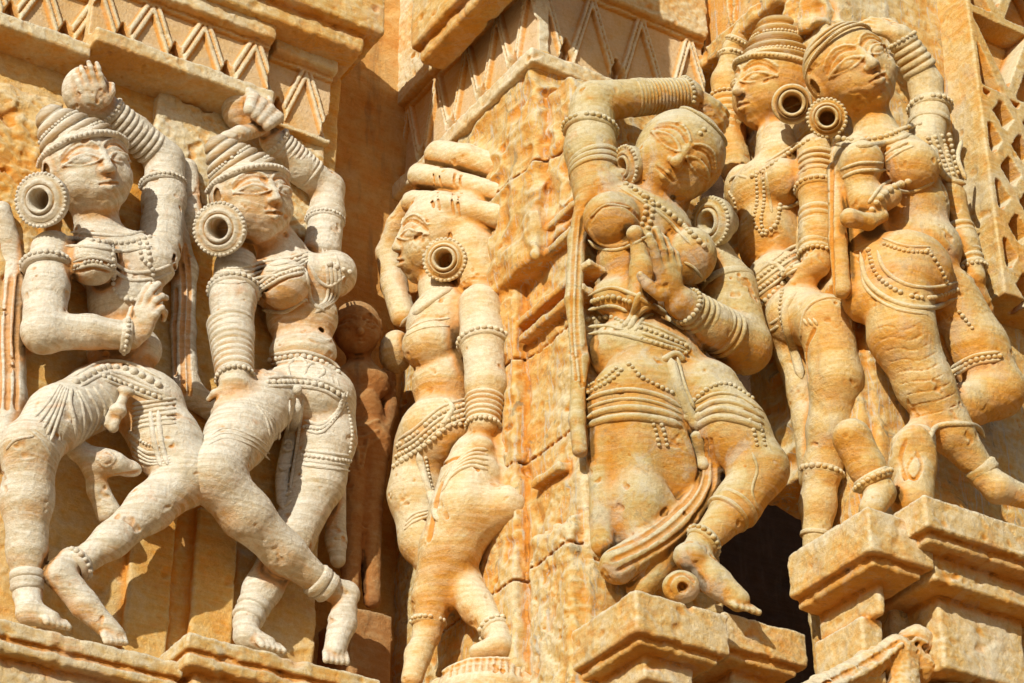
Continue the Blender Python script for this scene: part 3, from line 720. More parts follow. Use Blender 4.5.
f.chain([(92, 400, 52, 33), (58, 418, 66, 31), (30, 448, 72, 28)], 12)      # raised left thigh
f.chain([(30, 448, 72, 28), (27, 500, 58, 25), (27, 550, 48, 19), (28, 592, 42, 14)], 10)
f.chain([(28, 596, 44, 14), (30, 612, 52, 13), (52, 620, 66, 9)], 5)
f.chain([(148, 410, 48, 35), (168, 445, 62, 33), (188, 476, 76, 29)], 12)
f.chain([(188, 476, 76, 28), (150, 508, 72, 22.5), (112, 540, 66, 17), (82, 562, 60, 14)], 10)
f.chain([(70, 560, 58, 13), (60, 574, 58, 15), (84, 604, 62, 14), (114, 634, 70, 10)], 5)
for i in range(5): f.chain([(44+i*5, 617+i*1.5, 66, 4.2), (47+i*5.4, 622+i*1.4, 73, 3.6)], 2); f.chain([(104+i*4.5, 634+i*.5, 72, 4), (106+i*4.8, 641+i*.5, 78, 3.4)], 2)
# scarf falling behind on both sides
f.chain([(172, 232, 16, 16), (184, 270, 12, 13), (183, 330, 10, 12), (186, 390, 10, 14), (215, 412, 16, 12)], 8)
f.chain([(2, 210, 30, 9), (14, 268, 8, 14), (8, 330, 6, 18), (6, 400, 6, 20), (4, 450, 6, 20)], 8)
for x in (176, 184, 190): f.groove([(x-4, 245), (x, 290), (x-2, 340), (x, 395)], 2.0)
for x in (-2, 7, 16): f.groove([(x+4, 275), (x, 330), (x+1, 375), (x, 408)], 2.2)
f.groove([(73, 262), (93, 259), (112, 264)], 1.5); f.groove([(76, 272), (93, 268), (113, 272)], 1.3)
f.blob(126, 366, 70, 3.4, 3.4, 4, 0, 2, 's')
a = f.part('headdress')
f.crown(a, (-.62, 1.62, -.5), .93)
f.headband(a, .44, .24, .955, .085)
f.disc(42, 200, 84, 28, 10.5, (-.25, 0, 1), 9)
a = f.part('armlet'); f.ring('armlet', (47, 266, 48, 23), (46, 300, 50), 3.2, acc=a); f.ring('armlet', (163, 185, 31, 20.5), (164, 210, 31), 2.6, acc=f.part('armlet'))
f.sleeve('bangles', (153, 150, 34, 17), (110, 112, 49, 14.5), 9, 2.4, 1.04)
f.ring('bracelet', (126, 336, 85, 15), (90, 332, 72), 3, grow=1.08)
a = f.part('necklace')
f.beads(a, [(66, 238), (90, 240), (120, 243), (150, 237)], 2.5); f.tube(a, [(70, 232), (95, 234), (122, 236), (146, 231)], 1.6)
f.tube(a, [(64, 246), (92, 247), (122, 251), (152, 246)], 1.6)
f.beads(a, [(112, 246), (114, 268), (114, 288), (122, 298), (140, 300)], 2.3); f.beads(a, [(140, 243), (142, 258), (152, 268), (154, 284)], 2.3); f.beads(a, [(147, 243), (150, 258)], 2.3)
a = f.part('breast_band')
for dy in (0, 8): f.tube(a, [(73, 262+dy), (92, 257+dy), (112, 262+dy), (130, 272+dy), (156, 270+dy), (176, 262+dy)], 1.5)
f.beads(a, [(75, 266), (93, 261), (112, 266)], 1.7)
a = f.part('girdle')
f.band(a, [(76, 382), (104, 368), (130, 370), (158, 384)], 6); f.band(a, [(104, 376), (130, 386), (160, 398)], 4)
for i in range(6): f.tube(a, [(132, 404+i*5), (150, 402+i*4.6), (176, 398+i*5)], 1.5)
for i in range(4): f.tube(a, [(100-i*7, 384+i*2), (112-i*7, 404+i*5), (104-i*8, 424+i*7)], 1.6)
for i in range(5): f.tube(a, [(60+i*2, 384+i*1), (48+i*3, 402+i*3), (34+i*4, 418+i*6)], 1.3)
f.tube(a, [(72, 388), (70, 402), (74, 420), (76, 440)], 1.8); f.tube(a, [(76, 390), (82, 405), (84, 425), (78, 445)], 1.3)
a = f.part('sash')
f.tube(a, [(150, 410), (154, 440), (162, 468)], 2.2); f.tube(a, [(158, 410), (161, 440), (168, 466)], 2.2); f.beads(a, [(130, 432), (146, 444), (160, 446)], 1.6); f.tube(a, [(130, 440), (146, 452), (162, 452)], 1.4)
a = f.part('thigh_hem')
for i in range(3): f.tube(a, [(132, 446+i*5), (150, 458+i*3), (172, 456+i*3)], 1.1)
a = f.part('thigh_hem'); f.tube(a, [(6, 450), (16, 440), (34, 436)], 1.2); f.tube(a, [(30, 430), (42, 442), (54, 462)], 1.2); f.tube(a, [(34, 428), (48, 440), (60, 456)], 1.0)
a = f.part('anklet'); f.ring('anklet', (27, 585, 44, 14.5), (27, 560, 46), 3.6, False, acc=a); f.ring('anklet', (27, 576, 45, 15.5), (27, 560, 46), 2.6, False, acc=a)
f.ring('anklet', (78, 564, 60, 14.5), (100, 548, 62), 3.4)
F1.finish()
# small tasselled knob in front of the thigh, and the goose between the legs
FB = Fig('small carved goose with curving neck between the legs of the leftmost dancer', PLL, (62, 395, 150, 520), (-40, 200), (100, 505, 20), M_WHITE, None, 'goose_carving', 'bird carving')
f = FB
f.blob(104, 462, 62, 25, 14, 15, -8, 4); f.blob(127, 468, 64, 15, 9, 10, -10, 6); f.chain([(92, 460, 58, 12), (78, 450, 52, 10), (68, 440, 40, 9)], 6)
f.chain([(94, 468, 54, 11), (98, 490, 44, 10), (108, 512, 40, 13)], 6); f.blob(106, 459, 78, 6, 5, 4, 0, 1); f.groove([(116, 474), (128, 473), (140, 471)], 1.4)
f.ridge([(98, 459), (106, 452), (114, 459), (106, 466), (98, 459)], 1.3)
f.finish(.3)
FK = Fig('small tasselled knob of a dagger hilt at the hip of the leftmost dancer', PLL, (100, 380, 145, 435), (0, 190), (118, 410, 60), M_WHITE, None, 'dagger_hilt', 'hilt')
f = FK
f.blob(126, 391, 92, 9, 5, 8, -18, 2); f.chain([(124, 396, 92, 4.5), (121, 404, 90, 5)], 3); f.blob(118, 411, 88, 9, 8, 9, 0, 3); f.chain([(117, 418, 86, 4), (113, 427, 82, 6)], 3); f.chain([(110, 415, 84, 4), (106, 424, 80, 4)], 3)
f.finish(.25)
# ---------------------------------------------------------------- dancer 2
F2 = Fig('pale stone dancer with fist overhead, her shin crossing the far left dancer', PLL, (175, 75, 385, 683), (-190, 290), (270, 650, 40), M_WHITE, G)
f = F2
f.blob(290, 280, 44, 50, 30, 32, 4, 10); f.blob(302, 318, 42, 36, 34, 27, 0, 14); f.blob(303, 352, 42, 34, 24, 26, 0, 12); f.blob(302, 396, 46, 52, 34, 34, 0, 14)
f.chain([(272, 235, 48, 20), (282, 256, 42, 26)], 8)
f.head(254, 201, 70, 41.5, 38, 10, 0, ears=(1, 0))
f.blob(284, 284, 76, 26, 25, 22, 8, 5); f.blob(333, 274, 80, 24, 24, 24, 0, 5)
f.chain([(236, 268, 40, 22), (233, 300, 52, 22), (232, 335, 62, 21), (235, 384, 78, 16)], 8)
f.hand(236, 388, 84, (-.35, -1, .1), (.2, .1, 1), 50, curls=((40, 70, 60),)*4, w=1.25)
f.chain([(322, 250, 36, 19), (327, 215, 30, 17), (327, 190, 30, 17)], 8)
f.chain([(327, 188, 30, 17), (300, 168, 40, 16), (272, 140, 50, 13)], 6)
f.hand(266, 128, 62, (-.35, 1, .1), (.2, 0, 1), 56, curls=((60, 80, 60), (70, 85, 60), (75, 90, 60), (70, 90, 60)), w=1.35, thumb=-1)
f.blob(242, 106, 44, 20, 25, 22, -20, 6); f.chain([(262, 128, 62, 8), (240, 134, 66, 8), (226, 138, 62, 7)], 3)
for i in range(4): f.chain([(240+i*9, 88+i*7, 62, 6.5), (253+i*8, 98+i*6.5, 78, 7), (249+i*6, 110+i*5, 84, 6)], 1.5)
f.chain([(326, 398, 44, 30), (326, 440, 42, 29), (318, 482, 36, 26), (290, 540, 26, 23), (262, 590, 22, 18), (246, 622, 26, 13)], 10)
f.chain([(246, 626, 30, 13), (246, 636, 38, 12), (268, 644, 52, 8)], 5)
for i in range(5): f.chain([(258+i*5, 640+i*1.6, 54, 4), (262+i*5.4, 645+i*1.6, 62, 3.4)], 2)
f.chain([(264, 402, 52, 33), (238, 436, 74, 31), (213, 474, 92, 28)], 12)
f.chain([(213, 476, 92, 28), (246, 514, 82, 25), (284, 552, 68, 20), (322, 584, 58, 14)], 10)
f.chain([(334, 590, 56, 13), (347, 594, 54, 12), (342, 624, 58, 14), (334, 652, 66, 11)], 5)
for i in range(5): f.chain([(326+i*4.6, 652+i*.6, 68, 4), (326+i*5.2, 660+i*.6, 74, 3.4)], 2)
f.chain([(334, 480, 8, 12), (336, 540, 4, 10), (338, 560, 4, 8)], 6)
f.chain([(186, 170, 20, 12), (192, 215, 20, 11), (186, 235, 14, 10)], 6)     # hanging lock behind the earring
f.blob(320, 331, 68, 3.8, 3.4, 4, 0, 2, 's'); f.ridge([(310, 338), (320, 343), (331, 339)], 1.6)
f.groove([(258, 296), (284, 280), (305, 274)], 1.3)
a = f.part('headdress')
f.crown(a, (-.72, 1.62, -.5), .92, 6)
f.headband(a, .42, .26, .955, .09)
f.disc(220, 229, 88, 27.5, 10.5, (-.2, 0, 1), 9)
f.sleeve('bangles', (230, 322, 58, 22), (235, 378, 76, 17), 10, 2.2, 1.05)
f.sleeve('bangles', (311, 176, 36, 16.5), (276, 142, 49, 14), 10, 2.4, 1.04)
f.ring('armlet', (234, 291, 50, 23), (232, 320, 58), 3.4); a = f.ring('armlet', (325, 221, 31, 17.5), (327, 195, 30), 2.4); f.ring('armlet', (325, 217, 31, 17.5), (327, 195, 30), 2.0, False, acc=a)
a = f.part('necklace')
for i in range(4): f.tube(a, [(214+i, 268+i*5), (240, 268+i*5), (262, 262+i*5), (288, 258+i*5), (308, 252+i*3)], 1.4)
for i in range(4): f.tube(a, [(322+i*4, 248+i), (326+i*4, 264), (328+i*4, 282), (326+i*3, 300), (316-i*1, 308+i*2)], 1.4)
f.tube(a, [(308, 262), (318, 280), (330, 286), (345, 276)], 1.6); f.beads(a, [(330, 264), (340, 268), (350, 272)], 3)
a = f.part('breast_band')
f.tube(a, [(258, 292), (282, 278), (304, 272)], 1.6); f.tube(a, [(258, 284), (280, 270), (302, 265)], 1.4); f.beads(a, [(259, 288), (281, 274), (303, 268)], 1.7)
f.tube(a, [(262, 310), (284, 312), (304, 300), (308, 302)], 1.8); f.tube(a, [(305, 268), (308, 285), (312, 302), (325, 312)], 1.8)
a = f.part('girdle')
f.band(a, [(270, 360), (300, 356), (322, 362), (338, 372)], 4.5); f.band(a, [(268, 382), (300, 382), (324, 386), (343, 396)], 4.5)
f.tube(a, [(290, 378), (288, 366), (298, 358), (306, 364), (304, 374)], 1.6); f.tube(a, [(304, 376), (308, 366), (318, 364), (324, 372), (316, 378), (312, 372)], 1.6)
for i in range(7): f.tube(a, [(306+i*5, 374+i*.6), (309+i*5, 382+i)], 1.1)
a = f.part('hem_band')
for i in range(3): f.tube(a, [(304, 420+i*5), (322, 424+i*4), (338, 410+i*2), (342+i*3, 392)], 1.5)
f.beads(a, [(304, 427), (322, 428), (337, 414), (343, 396)], 1.6)
for i in range(4): f.tube(a, [(302, 450+i*5), (325, 453+i*5), (350, 456+i*5)], 1.5)
f.beads(a, [(302, 455), (325, 458), (350, 461)], 2.0); f.beads(a, [(346, 400), (352, 430), (350, 452)], 1.8)
a = f.part('hem_band')
for i in range(4): f.tube(a, [(256+i*4, 404+i*3), (266+i*4, 420+i*2), (270+i*3, 440)], 1.4)
a = f.part('sash')
f.tube(a, [(297, 398), (292, 430), (286, 455), (282, 480), (284, 510)], 5.5, .6); f.tube(a, [(290, 400), (286, 440), (278, 490)], 1.4, lift=1); f.tube(a, [(303, 400), (298, 440), (290, 490)], 1.4, lift=1)
f.tube(a, [(285, 444), (288, 440), (293, 443), (292, 449), (286, 450), (283, 446)], 1.5, lift=4); a.ball(f.J(297, 390, 88), 5)
for i in range(5): f.tube(a, [(278+i, 466+i*9), (284, 470+i*9), (292, 464+i*9)], 1.3, lift=2)
a = f.part('anklet'); f.ring('anklet', (249, 616, 26, 14.5), (260, 595, 24), 3.2, False, acc=a); f.ring('anklet', (254, 606, 25, 15.5), (262, 590, 24), 2.4, False, acc=a)
a = f.part('anklet'); f.ring('anklet', (318, 581, 59, 15.5), (300, 566, 63), 3.2, False, acc=a); f.ring('anklet', (326, 587, 58, 14.5), (300, 566, 63), 3.0, False, acc=a)
a = f.part('thigh_hem')
for i in range(3): f.tube(a, [(206+i*2, 446-i*5), (226, 438-i*5), (252, 446-i*5), (270, 460-i*6)], 1.0)
F2.finish()
# ---------------------------------------------------------------- small attendant in the recess
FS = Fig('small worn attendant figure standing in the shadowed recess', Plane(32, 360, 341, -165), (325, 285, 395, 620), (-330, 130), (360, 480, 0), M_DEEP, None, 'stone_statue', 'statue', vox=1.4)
f = FS
f.head(357, 330, 32, 25, 12, 5, 0)
f.chain([(358, 352, 18, 11), (360, 368, 14, 14)], 5); f.blob(360, 385, 14, 30, 24, 18, 0, 8); f.blob(362, 415, 14, 22, 28, 17, 0, 10); f.blob(365, 445, 14, 26, 26, 18, 0, 10)
f.chain([(386, 378, 14, 10), (388, 410, 16, 9), (380, 440, 26, 8)], 5); f.chain([(336, 378, 14, 10), (334, 412, 16, 9)], 5)
f.chain([(352, 450, 14, 16), (352, 515, 14, 12), (350, 600, 14, 9)], 6); f.chain([(374, 450, 14, 16), (370, 515, 14, 12), (372, 600, 14, 9)], 6)
for i in range(3): f.ridge([(345, 420+i*10), (360, 428+i*10), (378, 420+i*10)], 1.6)
f.ridge([(356, 440), (360, 470), (368, 440)], 1.8)
FS.finish(.6)
# ---------------------------------------------------------------- dancer 3, profile figure on the left face of the middle pier
PL3 = Plane(-35, 450, 341, -112)
F3 = Fig('ochre stone woman in profile facing left, hair in thick rolls, hand on her thigh', PL3, (375, 135, 535, 690), (-330, 180), (470, 660, 0), M_ROSE, G)
f = F3
f.blob(446, 330, 0, 40, 42, 36, 15, 10); f.blob(444, 385, 0, 32, 38, 30, 0, 14); f.blob(440, 435, 2, 42, 40, 38, 10, 14); f.blob(476, 468, 8, 29, 36, 28, 0, 8)
f.chain([(440, 288, 0, 22), (448, 312, 0, 28)], 8)
f.head(436, 241, 12, 43, -74, 12, 12, ears=(0, 0), nose=.95)
f.blob(478, 240, -14, 30, 50, 30, 0, 8); f.chain([(466, 216, 12, 26), (476, 250, 0, 28), (482, 284, -4, 24)], 5)
f.blob(430, 346, 36, 28, 27, 27, 0, 4); f.blob(396, 352, 2, 17, 22, 20, 0, 5)
f.chain([(480, 306, 14, 22), (483, 340, 20, 22), (486, 385, 24, 20), (483, 425, 28, 15)], 8)
f.hand(482, 432, 32, (-.25, -1, 0), (.5, .1, 1), 50, curls=((20, 40, 40),)*4, thumb=-1); f.chain([(480, 448, 34, 13), (462, 462, 40, 10), (444, 480, 36, 6)], 5)
f.chain([(404, 318, -12, 13), (394, 285, -22, 13), (389, 255, -22, 13)], 6); f.chain([(389, 252, -22, 13), (398, 225, -10, 11), (408, 205, 0, 9)], 6)
f.hand(410, 206, 6, (.7, .8, .1), (-.6, .3, 1), 34, curls=((10, 20, 20),)*4)
for (q, r) in ((((420, 176, 28), (450, 182, 34), (500, 196, 10)), 13), (((414, 203, 36), (444, 205, 50), (500, 218, 18)), 13), (((440, 156, 14), (466, 160, 18), (502, 172, -2)), 16)):
    f.chain([(*t, r) for t in q], 3.5)
f.chain([(442, 158, 2, 12), (430, 176, 4, 10)], 6)
for sx, sy in ((2, -5), (0, 16)):
    for dx in (0, 6, 20, 26): f.groove([(434+dx+sx, 170+sy+dx*.3), (432+dx+sx, 180+sy+dx*.3), (434+dx+sx, 192+sy+dx*.3)], 1.0)
f.chain([(424, 452, -6, 31), (418, 495, -6, 29), (424, 540, -10, 24), (440, 570, -14, 20)], 10)           # far leg
f.chain([(472, 480, 20, 33), (466, 512, 26, 36), (450, 550, 28, 31), (433, 598, 26, 21), (427, 634, 26, 14)], 5)
f.chain([(506, 507, 10, 22), (470, 520, 20, 28)], 10)
f.chain([(426, 636, 26, 13), (418, 655, 36, 13), (412, 680, 50, 11)], 5)
f.chain([(462, 585, 6, 22), (478, 608, 10, 17), (496, 632, 16, 13)], 8); f.chain([(498, 636, 18, 13), (500, 646, 22, 13), (478, 652, 44, 9)], 5)
f.chain([(505, 440, -18, 24), (508, 500, -18, 26)], 4)
f.blob(502, 507, 4, 24, 9, 20, 0, 5); f.groove([(441, 482), (434, 510), (429, 540)], 1.6, 4); f.groove([(437, 478), (447, 462), (466, 458), (478, 470)], 1.6)
f.disc(445, 260, 52, 22, 9, (-.15, .1, 1), 12)
a = f.part('necklace'); f.tube(a, [(400, 327), (418, 312), (436, 298), (452, 288)], 3.2); f.tube(a, [(408, 330), (424, 322), (450, 318)], 1.2); f.tube(a, [(406, 336), (424, 328), (450, 326)], 1.2)
f.ring('armlet', (484, 343, 20, 22.5), (486, 370, 23), 3.8)
f.sleeve('bangles', (485, 398, 25, 19), (483, 426, 28, 15.5), 6, 2.0, 1.04)
a = f.part('girdle')
for i in range(5): (f.beads if i % 2 else f.tube)(a, [(398-i*.6, 440+i*5.5), (416, 428+i*5.5), (440, 408+i*5.5), (470, 398+i*4.8)], 2.4 if i % 2 else 1.6)
f.beads(a, [(394, 466), (412, 454), (432, 440), (450, 426), (472, 424)], 2.7)
f.tube(a, [(444, 398), (452, 408), (446, 420), (440, 430)], 2.6)
a = f.part('sash')
for i in range(5): f.tube(a, [(442+i*1.5, 492-i*4), (452+i*2, 476-i*4), (470+i, 466-i*4), (488, 470-i*5)], 1.8)
a = f.part('sash'); f.tube(a, [(418, 452), (424, 475), (432, 500), (438, 522)], 3.2); f.beads(a, [(426, 458), (430, 480), (436, 502)], 1.8)
for i in range(3): f.tube(a, [(404+i, 530-i*4), (414, 522-i*4), (428, 516-i*3)], 1.3); f.tube(a, [(440+i*4, 482-i*3), (450+i*4, 468-i*3), (468+i*3, 456-i*2)], 1.4)
f.ring('anklet', (428, 622, 26, 15), (430, 600, 27), 3); f.ring('anklet', (494, 629, 15, 13.5), (480, 610, 11), 3.4)
F3.finish(.3)
# ---------------------------------------------------------------- dancer 4, centre
PL4 = Plane(20, 640, 341, 66)
F4 = Fig('golden stone dancer, head tilted far over under her bent arm, long skirt', PL4, (555, 70, 810, 640), (-150, 330), (690, 600, 20), M_GOLD, G)
f = F4
f.blob(640, 222, 4, 56, 36, 38, -24, 10); f.blob(634, 262, 0, 38, 40, 32, 0, 12); f.blob(634, 300, 2, 43, 26, 32, -6, 12); f.blob(647, 358, -4, 59, 42, 37, -14, 12)
f.chain([(668, 200, 0, 22), (655, 215, 0, 28)], 8)
f.head(676, 160, 46, 46, 2, 2, -40, ears=(0, 0), nose=1.0)
f.blob(612, 219, 28, 29, 28, 26, -10, 5); f.blob(690, 256, 32, 27, 29, 26, -10, 5)
f.chain([(598, 195, 0, 25), (590, 150, -2, 25), (592, 112, 0, 23)], 8)
f.chain([(594, 102, 2, 22), (640, 97, 4, 18), (688, 94, 6, 15)], 6)
f.hand(696, 96, 6, (.75, -.6, -.1), (.1, .4, 1), 52, curls=((15, 25, 20),)*4)
f.chain([(704, 250, -6, 24), (730, 290, -4, 26), (744, 345, 6, 27)], 8)
f.chain([(744, 348, 8, 27), (712, 326, 40, 22), (680, 302, 66, 16)], 8)
f.hand(672, 300, 72, (-.12, 1, .05), (.5, .1, 1), 74, curls=((25, 35, 30), (12, 20, 20), (2, 8, 8), (-4, 6, 6)), spread=14, thumb=-1, w=.9)
f.chain([(640, 300, 40, 14), (642, 270, 48, 11), (638, 245, 54, 8)], 8); f.blob(635, 234, 60, 9, 9, 9, 0, 3)
f.chain([(644, 238, 58, 4), (660, 252, 58, 4), (672, 262, 56, 4)], 2); f.chain([(646, 244, 58, 3.6), (658, 262, 56, 4)], 2)
# skirted leg
f.blob(641, 415, -8, 57, 60, 32, -4, 12); f.blob(642, 480, -20, 56, 78, 20, 0, 12); f.blob(638, 530, -24, 46, 54, 15, 0, 10); f.chain([(602, 400, -20, 14), (602, 545, -28, 12)], 8); f.chain([(634, 420, -6, 26), (640, 500, -10, 22), (640, 545, -14, 14)], 12)
f.chain([(703, 400, 6, 42), (732, 433, 24, 36), (759, 467, 34, 28)], 10)
f.chain([(760, 471, 34, 28), (737, 505, 31, 23), (706, 540, 26, 15)], 10)
f.chain([(700, 545, 26, 15), (694, 558, 26, 16), (716, 582, 36, 15), (738, 600, 46, 12)], 6)
f.blob(690, 556, 34, 17, 15, 15, 0, 3)
for i in range(5): f.chain([(730+i*5, 602+i*1.4, 46, 4), (736+i*5.6, 606+i*1.6, 54, 3.6)], 2)
f.blob(681, 587, 34, 19, 17, 12, 0, 3); f.blob(683, 588, 48, 6, 6, 14, 0, 1, 's'); f.groove([(672, 596), (668, 586), (674, 576), (685, 574), (694, 582)], 1.3)
f.chain([(640, 588, -20, 14), (665, 560, -14, 16)], 6)
# scarf along the left
f.chain([(622, 176, 22, 8), (604, 184, 22, 9), (584, 204, 4, 9), (577, 240, -10, 9), (574, 300, -14, 9), (580, 360, -14, 9), (577, 420, -14, 8), (580, 450, -14, 8)], 5)
f.chain([(706, 420, 14, 9), (711, 452, 8, 11), (707, 488, -2, 14), (682, 522, 0, 17), (650, 546, -4, 18), (618, 566, -8, 19)], 4)
f.chain([(582, 545, 0, 12), (598, 578, 0, 12), (608, 612, 0, 12)], 2, 's')
for o_ in (-11, -3, 6): f.groove([(708+o_*.5, 440), (707+o_, 486), (682+o_*.9, 522+o_*.8), (650+o_*.7, 546+o_*.9), (614+o_*.6, 564+o_*1.2)], 1.6, 2)
for dx in (-3, 3): f.groove([(580+dx, 215), (576+dx, 260), (574+dx, 330), (579+dx, 380)], 1.3)
f.groove([(589, 222), (602, 207), (625, 206), (642, 222)], 1.5); f.ridge([(590, 230), (598, 242), (615, 246), (632, 242)], 1.8)
f.blob(640, 282, 40, 3.4, 3.4, 4, 0, 2, 's')
a = f.part('hair_band'); f.headband(a, .97, .08, .62, .04, True, z=-.22)
a = f.part('forehead_jewel'); c_ = f.HL(.02, .80, .56); a.ball(c_, 3.4); a.ball(f.HL(.01, .68, .66), 2.6)
f.disc(712, 222, 34, 26, 10, (-.75, 0, .65), 9, 1.0); f.disc(628, 166, 34, 21, 8, (-.9, -.1, .5), 8, 1.0)
f.sleeve('bangles', (632, 98, 4, 18.5), (686, 94, 6, 15.5), 15, 1.6, 1.03)
f.sleeve('bangles', (728, 336, 26, 24.5), (686, 306, 62, 17), 9, 2.6, 1.04)
f.ring('armlet', (590, 130, -1, 24), (592, 110, 0), 3.6, True); f.ring('armlet', (727, 285, -4, 26.5), (736, 310, 0), 2.6, False)
a = f.part('armlet')
for i in range(3): f.ring('armlet', (595-i*.5, 172-i*5, 0, 25), (590, 150, -2), 1.8, False, acc=a)
a = f.part('necklace')
f.beads(a, [(626, 184), (645, 196), (668, 212), (690, 232), (704, 246)], 3.0); f.beads(a, [(644, 196), (646, 210), (642, 224)], 2.6); f.beads(a, [(653, 204), (652, 216), (648, 228)], 2.4); f.tube(a, [(620, 188), (642, 202), (665, 218), (692, 246)], 1.4)
a = f.part('breast_band'); f.tube(a, [(588, 240), (598, 248), (616, 250), (634, 244), (648, 236)], 1.6); f.tube(a, [(590, 217), (606, 205), (630, 208)], 1.2); f.tube(f.part('breast_band'), [(684, 262), (694, 268), (706, 282)], 1.4)
a = f.part('girdle')
f.tube(a, [(588, 296), (610, 288), (632, 294), (648, 304), (684, 330)], 1.8); f.beads(a, [(588, 303), (610, 297), (630, 302)], 2.6); f.tube(a, [(588, 310), (612, 306), (628, 312)], 1.6); f.beads(a, [(588, 319), (610, 317), (622, 322)], 2.4)
f.tube(a, [(588, 327), (608, 326), (624, 330)], 1.6); f.tube(a, [(588, 334), (612, 333), (650, 342), (686, 352)], 2.0)
f.tube(a, [(622, 328), (632, 316), (640, 292)], 2.6); f.tube(a, [(628, 330), (640, 312), (652, 306), (668, 316)], 2.6); f.tube(a, [(634, 332), (644, 318), (654, 314)], 1.6)
for i in range(4): (f.beads if i % 2 else f.tube)(a, [(640+i*.5, 322+i*5.5), (662, 330+i*5), (686, 342+i*3.6)], 2.2 if i % 2 else 1.6)
a = f.part('skirt_hem')
f.beads(a, [(585, 394), (600, 386), (616, 376), (628, 364), (640, 376), (655, 384), (672, 392)], 2.2); f.beads(a, [(588, 386), (604, 378), (616, 368)], 1.8)
for i, r in enumerate((2.2, 1.6, 3.0, 3.4)): f.tube(a, [(586, 400+i*9), (606, 393+i*9), (632, 390+i*9), (660, 396+i*8), (682, 408+i*6)], r)
for i, r in enumerate((1.6, 2.4, 3.0, 3.2)): f.tube(a, [(694, 404+i*8), (715, 394+i*8), (738, 396+i*8), (764, 412+i*6)], r)
f.beads(a, [(694, 400), (712, 386), (730, 384), (752, 398)], 2.2)
for x in (652, 660, 700+50, 758): f.beads(a, [(x, 420), (x+4, 432), (x+7, 445)], 2.0)
a = f.part('sash'); f.tube(a, [(670, 358), (678, 385), (688, 410), (698, 430)], 4.4, .8, lift=1); f.tube(a, [(677, 357), (684, 384), (694, 408)], 1.6, lift=4); f.tube(a, [(662, 361), (676, 354), (684, 362)], 3)
f.tube(a, [(684, 414), (694, 420), (703, 414)], 4); f.tube(a, [(696, 430), (700, 450), (704, 470)], 5, .7)
f.ring('anklet', (704, 541, 26, 16), (720, 525, 29), 3.4)
a = f.part('knee_band'); f.ring('knee_band', (735, 508, 31, 24), (745, 496, 33), 1.4, False, acc=a); f.ring('knee_band', (728, 514, 30, 22.5), (740, 500, 33), 1.2, False, acc=a)
f.tube(f.part('hem_line'), [(752, 452), (757, 470), (752, 492), (760, 515)], 1.2)
F4.finish(.3)
# ---------------------------------------------------------------- the embracing pair: profile dancer on the left face of the right pier
PL5 = Plane(-40, 790, 341, -20)
F5 = Fig('honey stone woman in profile, eyes closed, cheek to cheek with the smiling woman', PL5, (700, 5, 875, 575), (-300, 190), (820, 560, 0), M_HONEY, G)
f = F5
f.blob(772, 195, 0, 42, 40, 34, 10, 10); f.blob(770, 240, 0, 32, 42, 28, 0, 14); f.blob(780, 290, 0, 36, 40, 32, 0, 14); f.blob(800, 320, 8, 34, 36, 30, 0, 12)
f.chain([(775, 138, 4, 19), (780, 160, 0, 26)], 8)
f.head(770, 88, 14, 42, -58, 14, 14, ears=(0, 0))
f.blob(783, 182, 28, 23, 24, 22, 0, 6); f.blob(744, 190, 4, 20, 26, 22, 0, 5)
f.chain([(736, 170, -12, 16), (728, 125, -14, 16), (727, 82, -14, 16)], 8); f.chain([(727, 80, -14, 14), (734, 50, -10, 11), (744, 30, -6, 10)], 6); f.hand(745, 28, -4, (.8, .6, 0), (-.3, .5, 1), 36, curls=((10, 15, 15),)*4)
f.chain([(816, 152, 14, 19), (818, 190, 18, 19), (818, 235, 22, 18), (816, 264, 26, 15)], 8)
f.hand(812, 268, 30, (-.55, -1, 0), (.3, .3, 1), 50, curls=((30, 50, 50),)*4, w=1.2)
f.chain([(798, 318, 14, 30), (824, 322, 38, 27)], 10); f.chain([(826, 324, 40, 27), (836, 380, 30, 26), (829, 430, 18, 21), (822, 470, 10, 18), (818, 505, 8, 17), (815, 560, 6, 12)], 10)
f.chain([(782, 312, 0, 22), (795, 360, -2, 17), (808, 420, -4, 15), (812, 480, -4, 13)], 8)
f.groove([(814, 330), (806, 350), (808, 380)], 2.0)
a = f.part('headdress')
f.crown(a, (-.12, 1.72, -.42), .92, 5, r1=.42)
f.headband(a, .46, .2, .95, .08)
f.disc(792, 104, 62, 20.5, 10, (-.1, 0, 1), 12, beads=False)
f.sleeve('bangles', (728, 140, -14, 17), (727, 100, -14, 17), 6, 1.8, 1.04); f.ring('bracelet', (732, 56, -11, 12), (734, 45, -10), 2.6); f.ring('bracelet', (738, 42, -8, 11), (744, 30, -6), 2.4)
f.sleeve('bangles', (818, 212, 20, 18.5), (816, 256, 25, 16), 7, 1.6, 1.04)
a = f.ring('armlet', (818, 190, 18, 20), (818, 215, 20), 3.4)
for i in range(4): f.ring('armlet', (818, 160+i*6, 16, 19.5), (818, 215, 20), 1.3, False, acc=a)
a = f.part('necklace'); f.beads(a, [(808, 140), (790, 152), (766, 168), (752, 176)], 2.4); f.tube(a, [(800, 142), (786, 150), (764, 164)], 1.4)
for dx in (0, 7): f.beads(a, [(756+dx, 172), (757+dx, 200), (754+dx, 222), (762+dx*.5, 234)], 1.9)
f.beads(a, [(762, 234), (776, 224), (780, 205)], 2.2); f.tube(a, [(766, 172), (770, 200), (772, 214)], 1.3)
a = f.part('breast_band'); f.tube(a, [(776, 208), (788, 207), (805, 200)], 1.8); a = f.part('breast_band'); f.tube(a, [(729, 182), (736, 176), (748, 178)], 1.4); f.beads(a, [(728, 190), (734, 200), (736, 212)], 2)
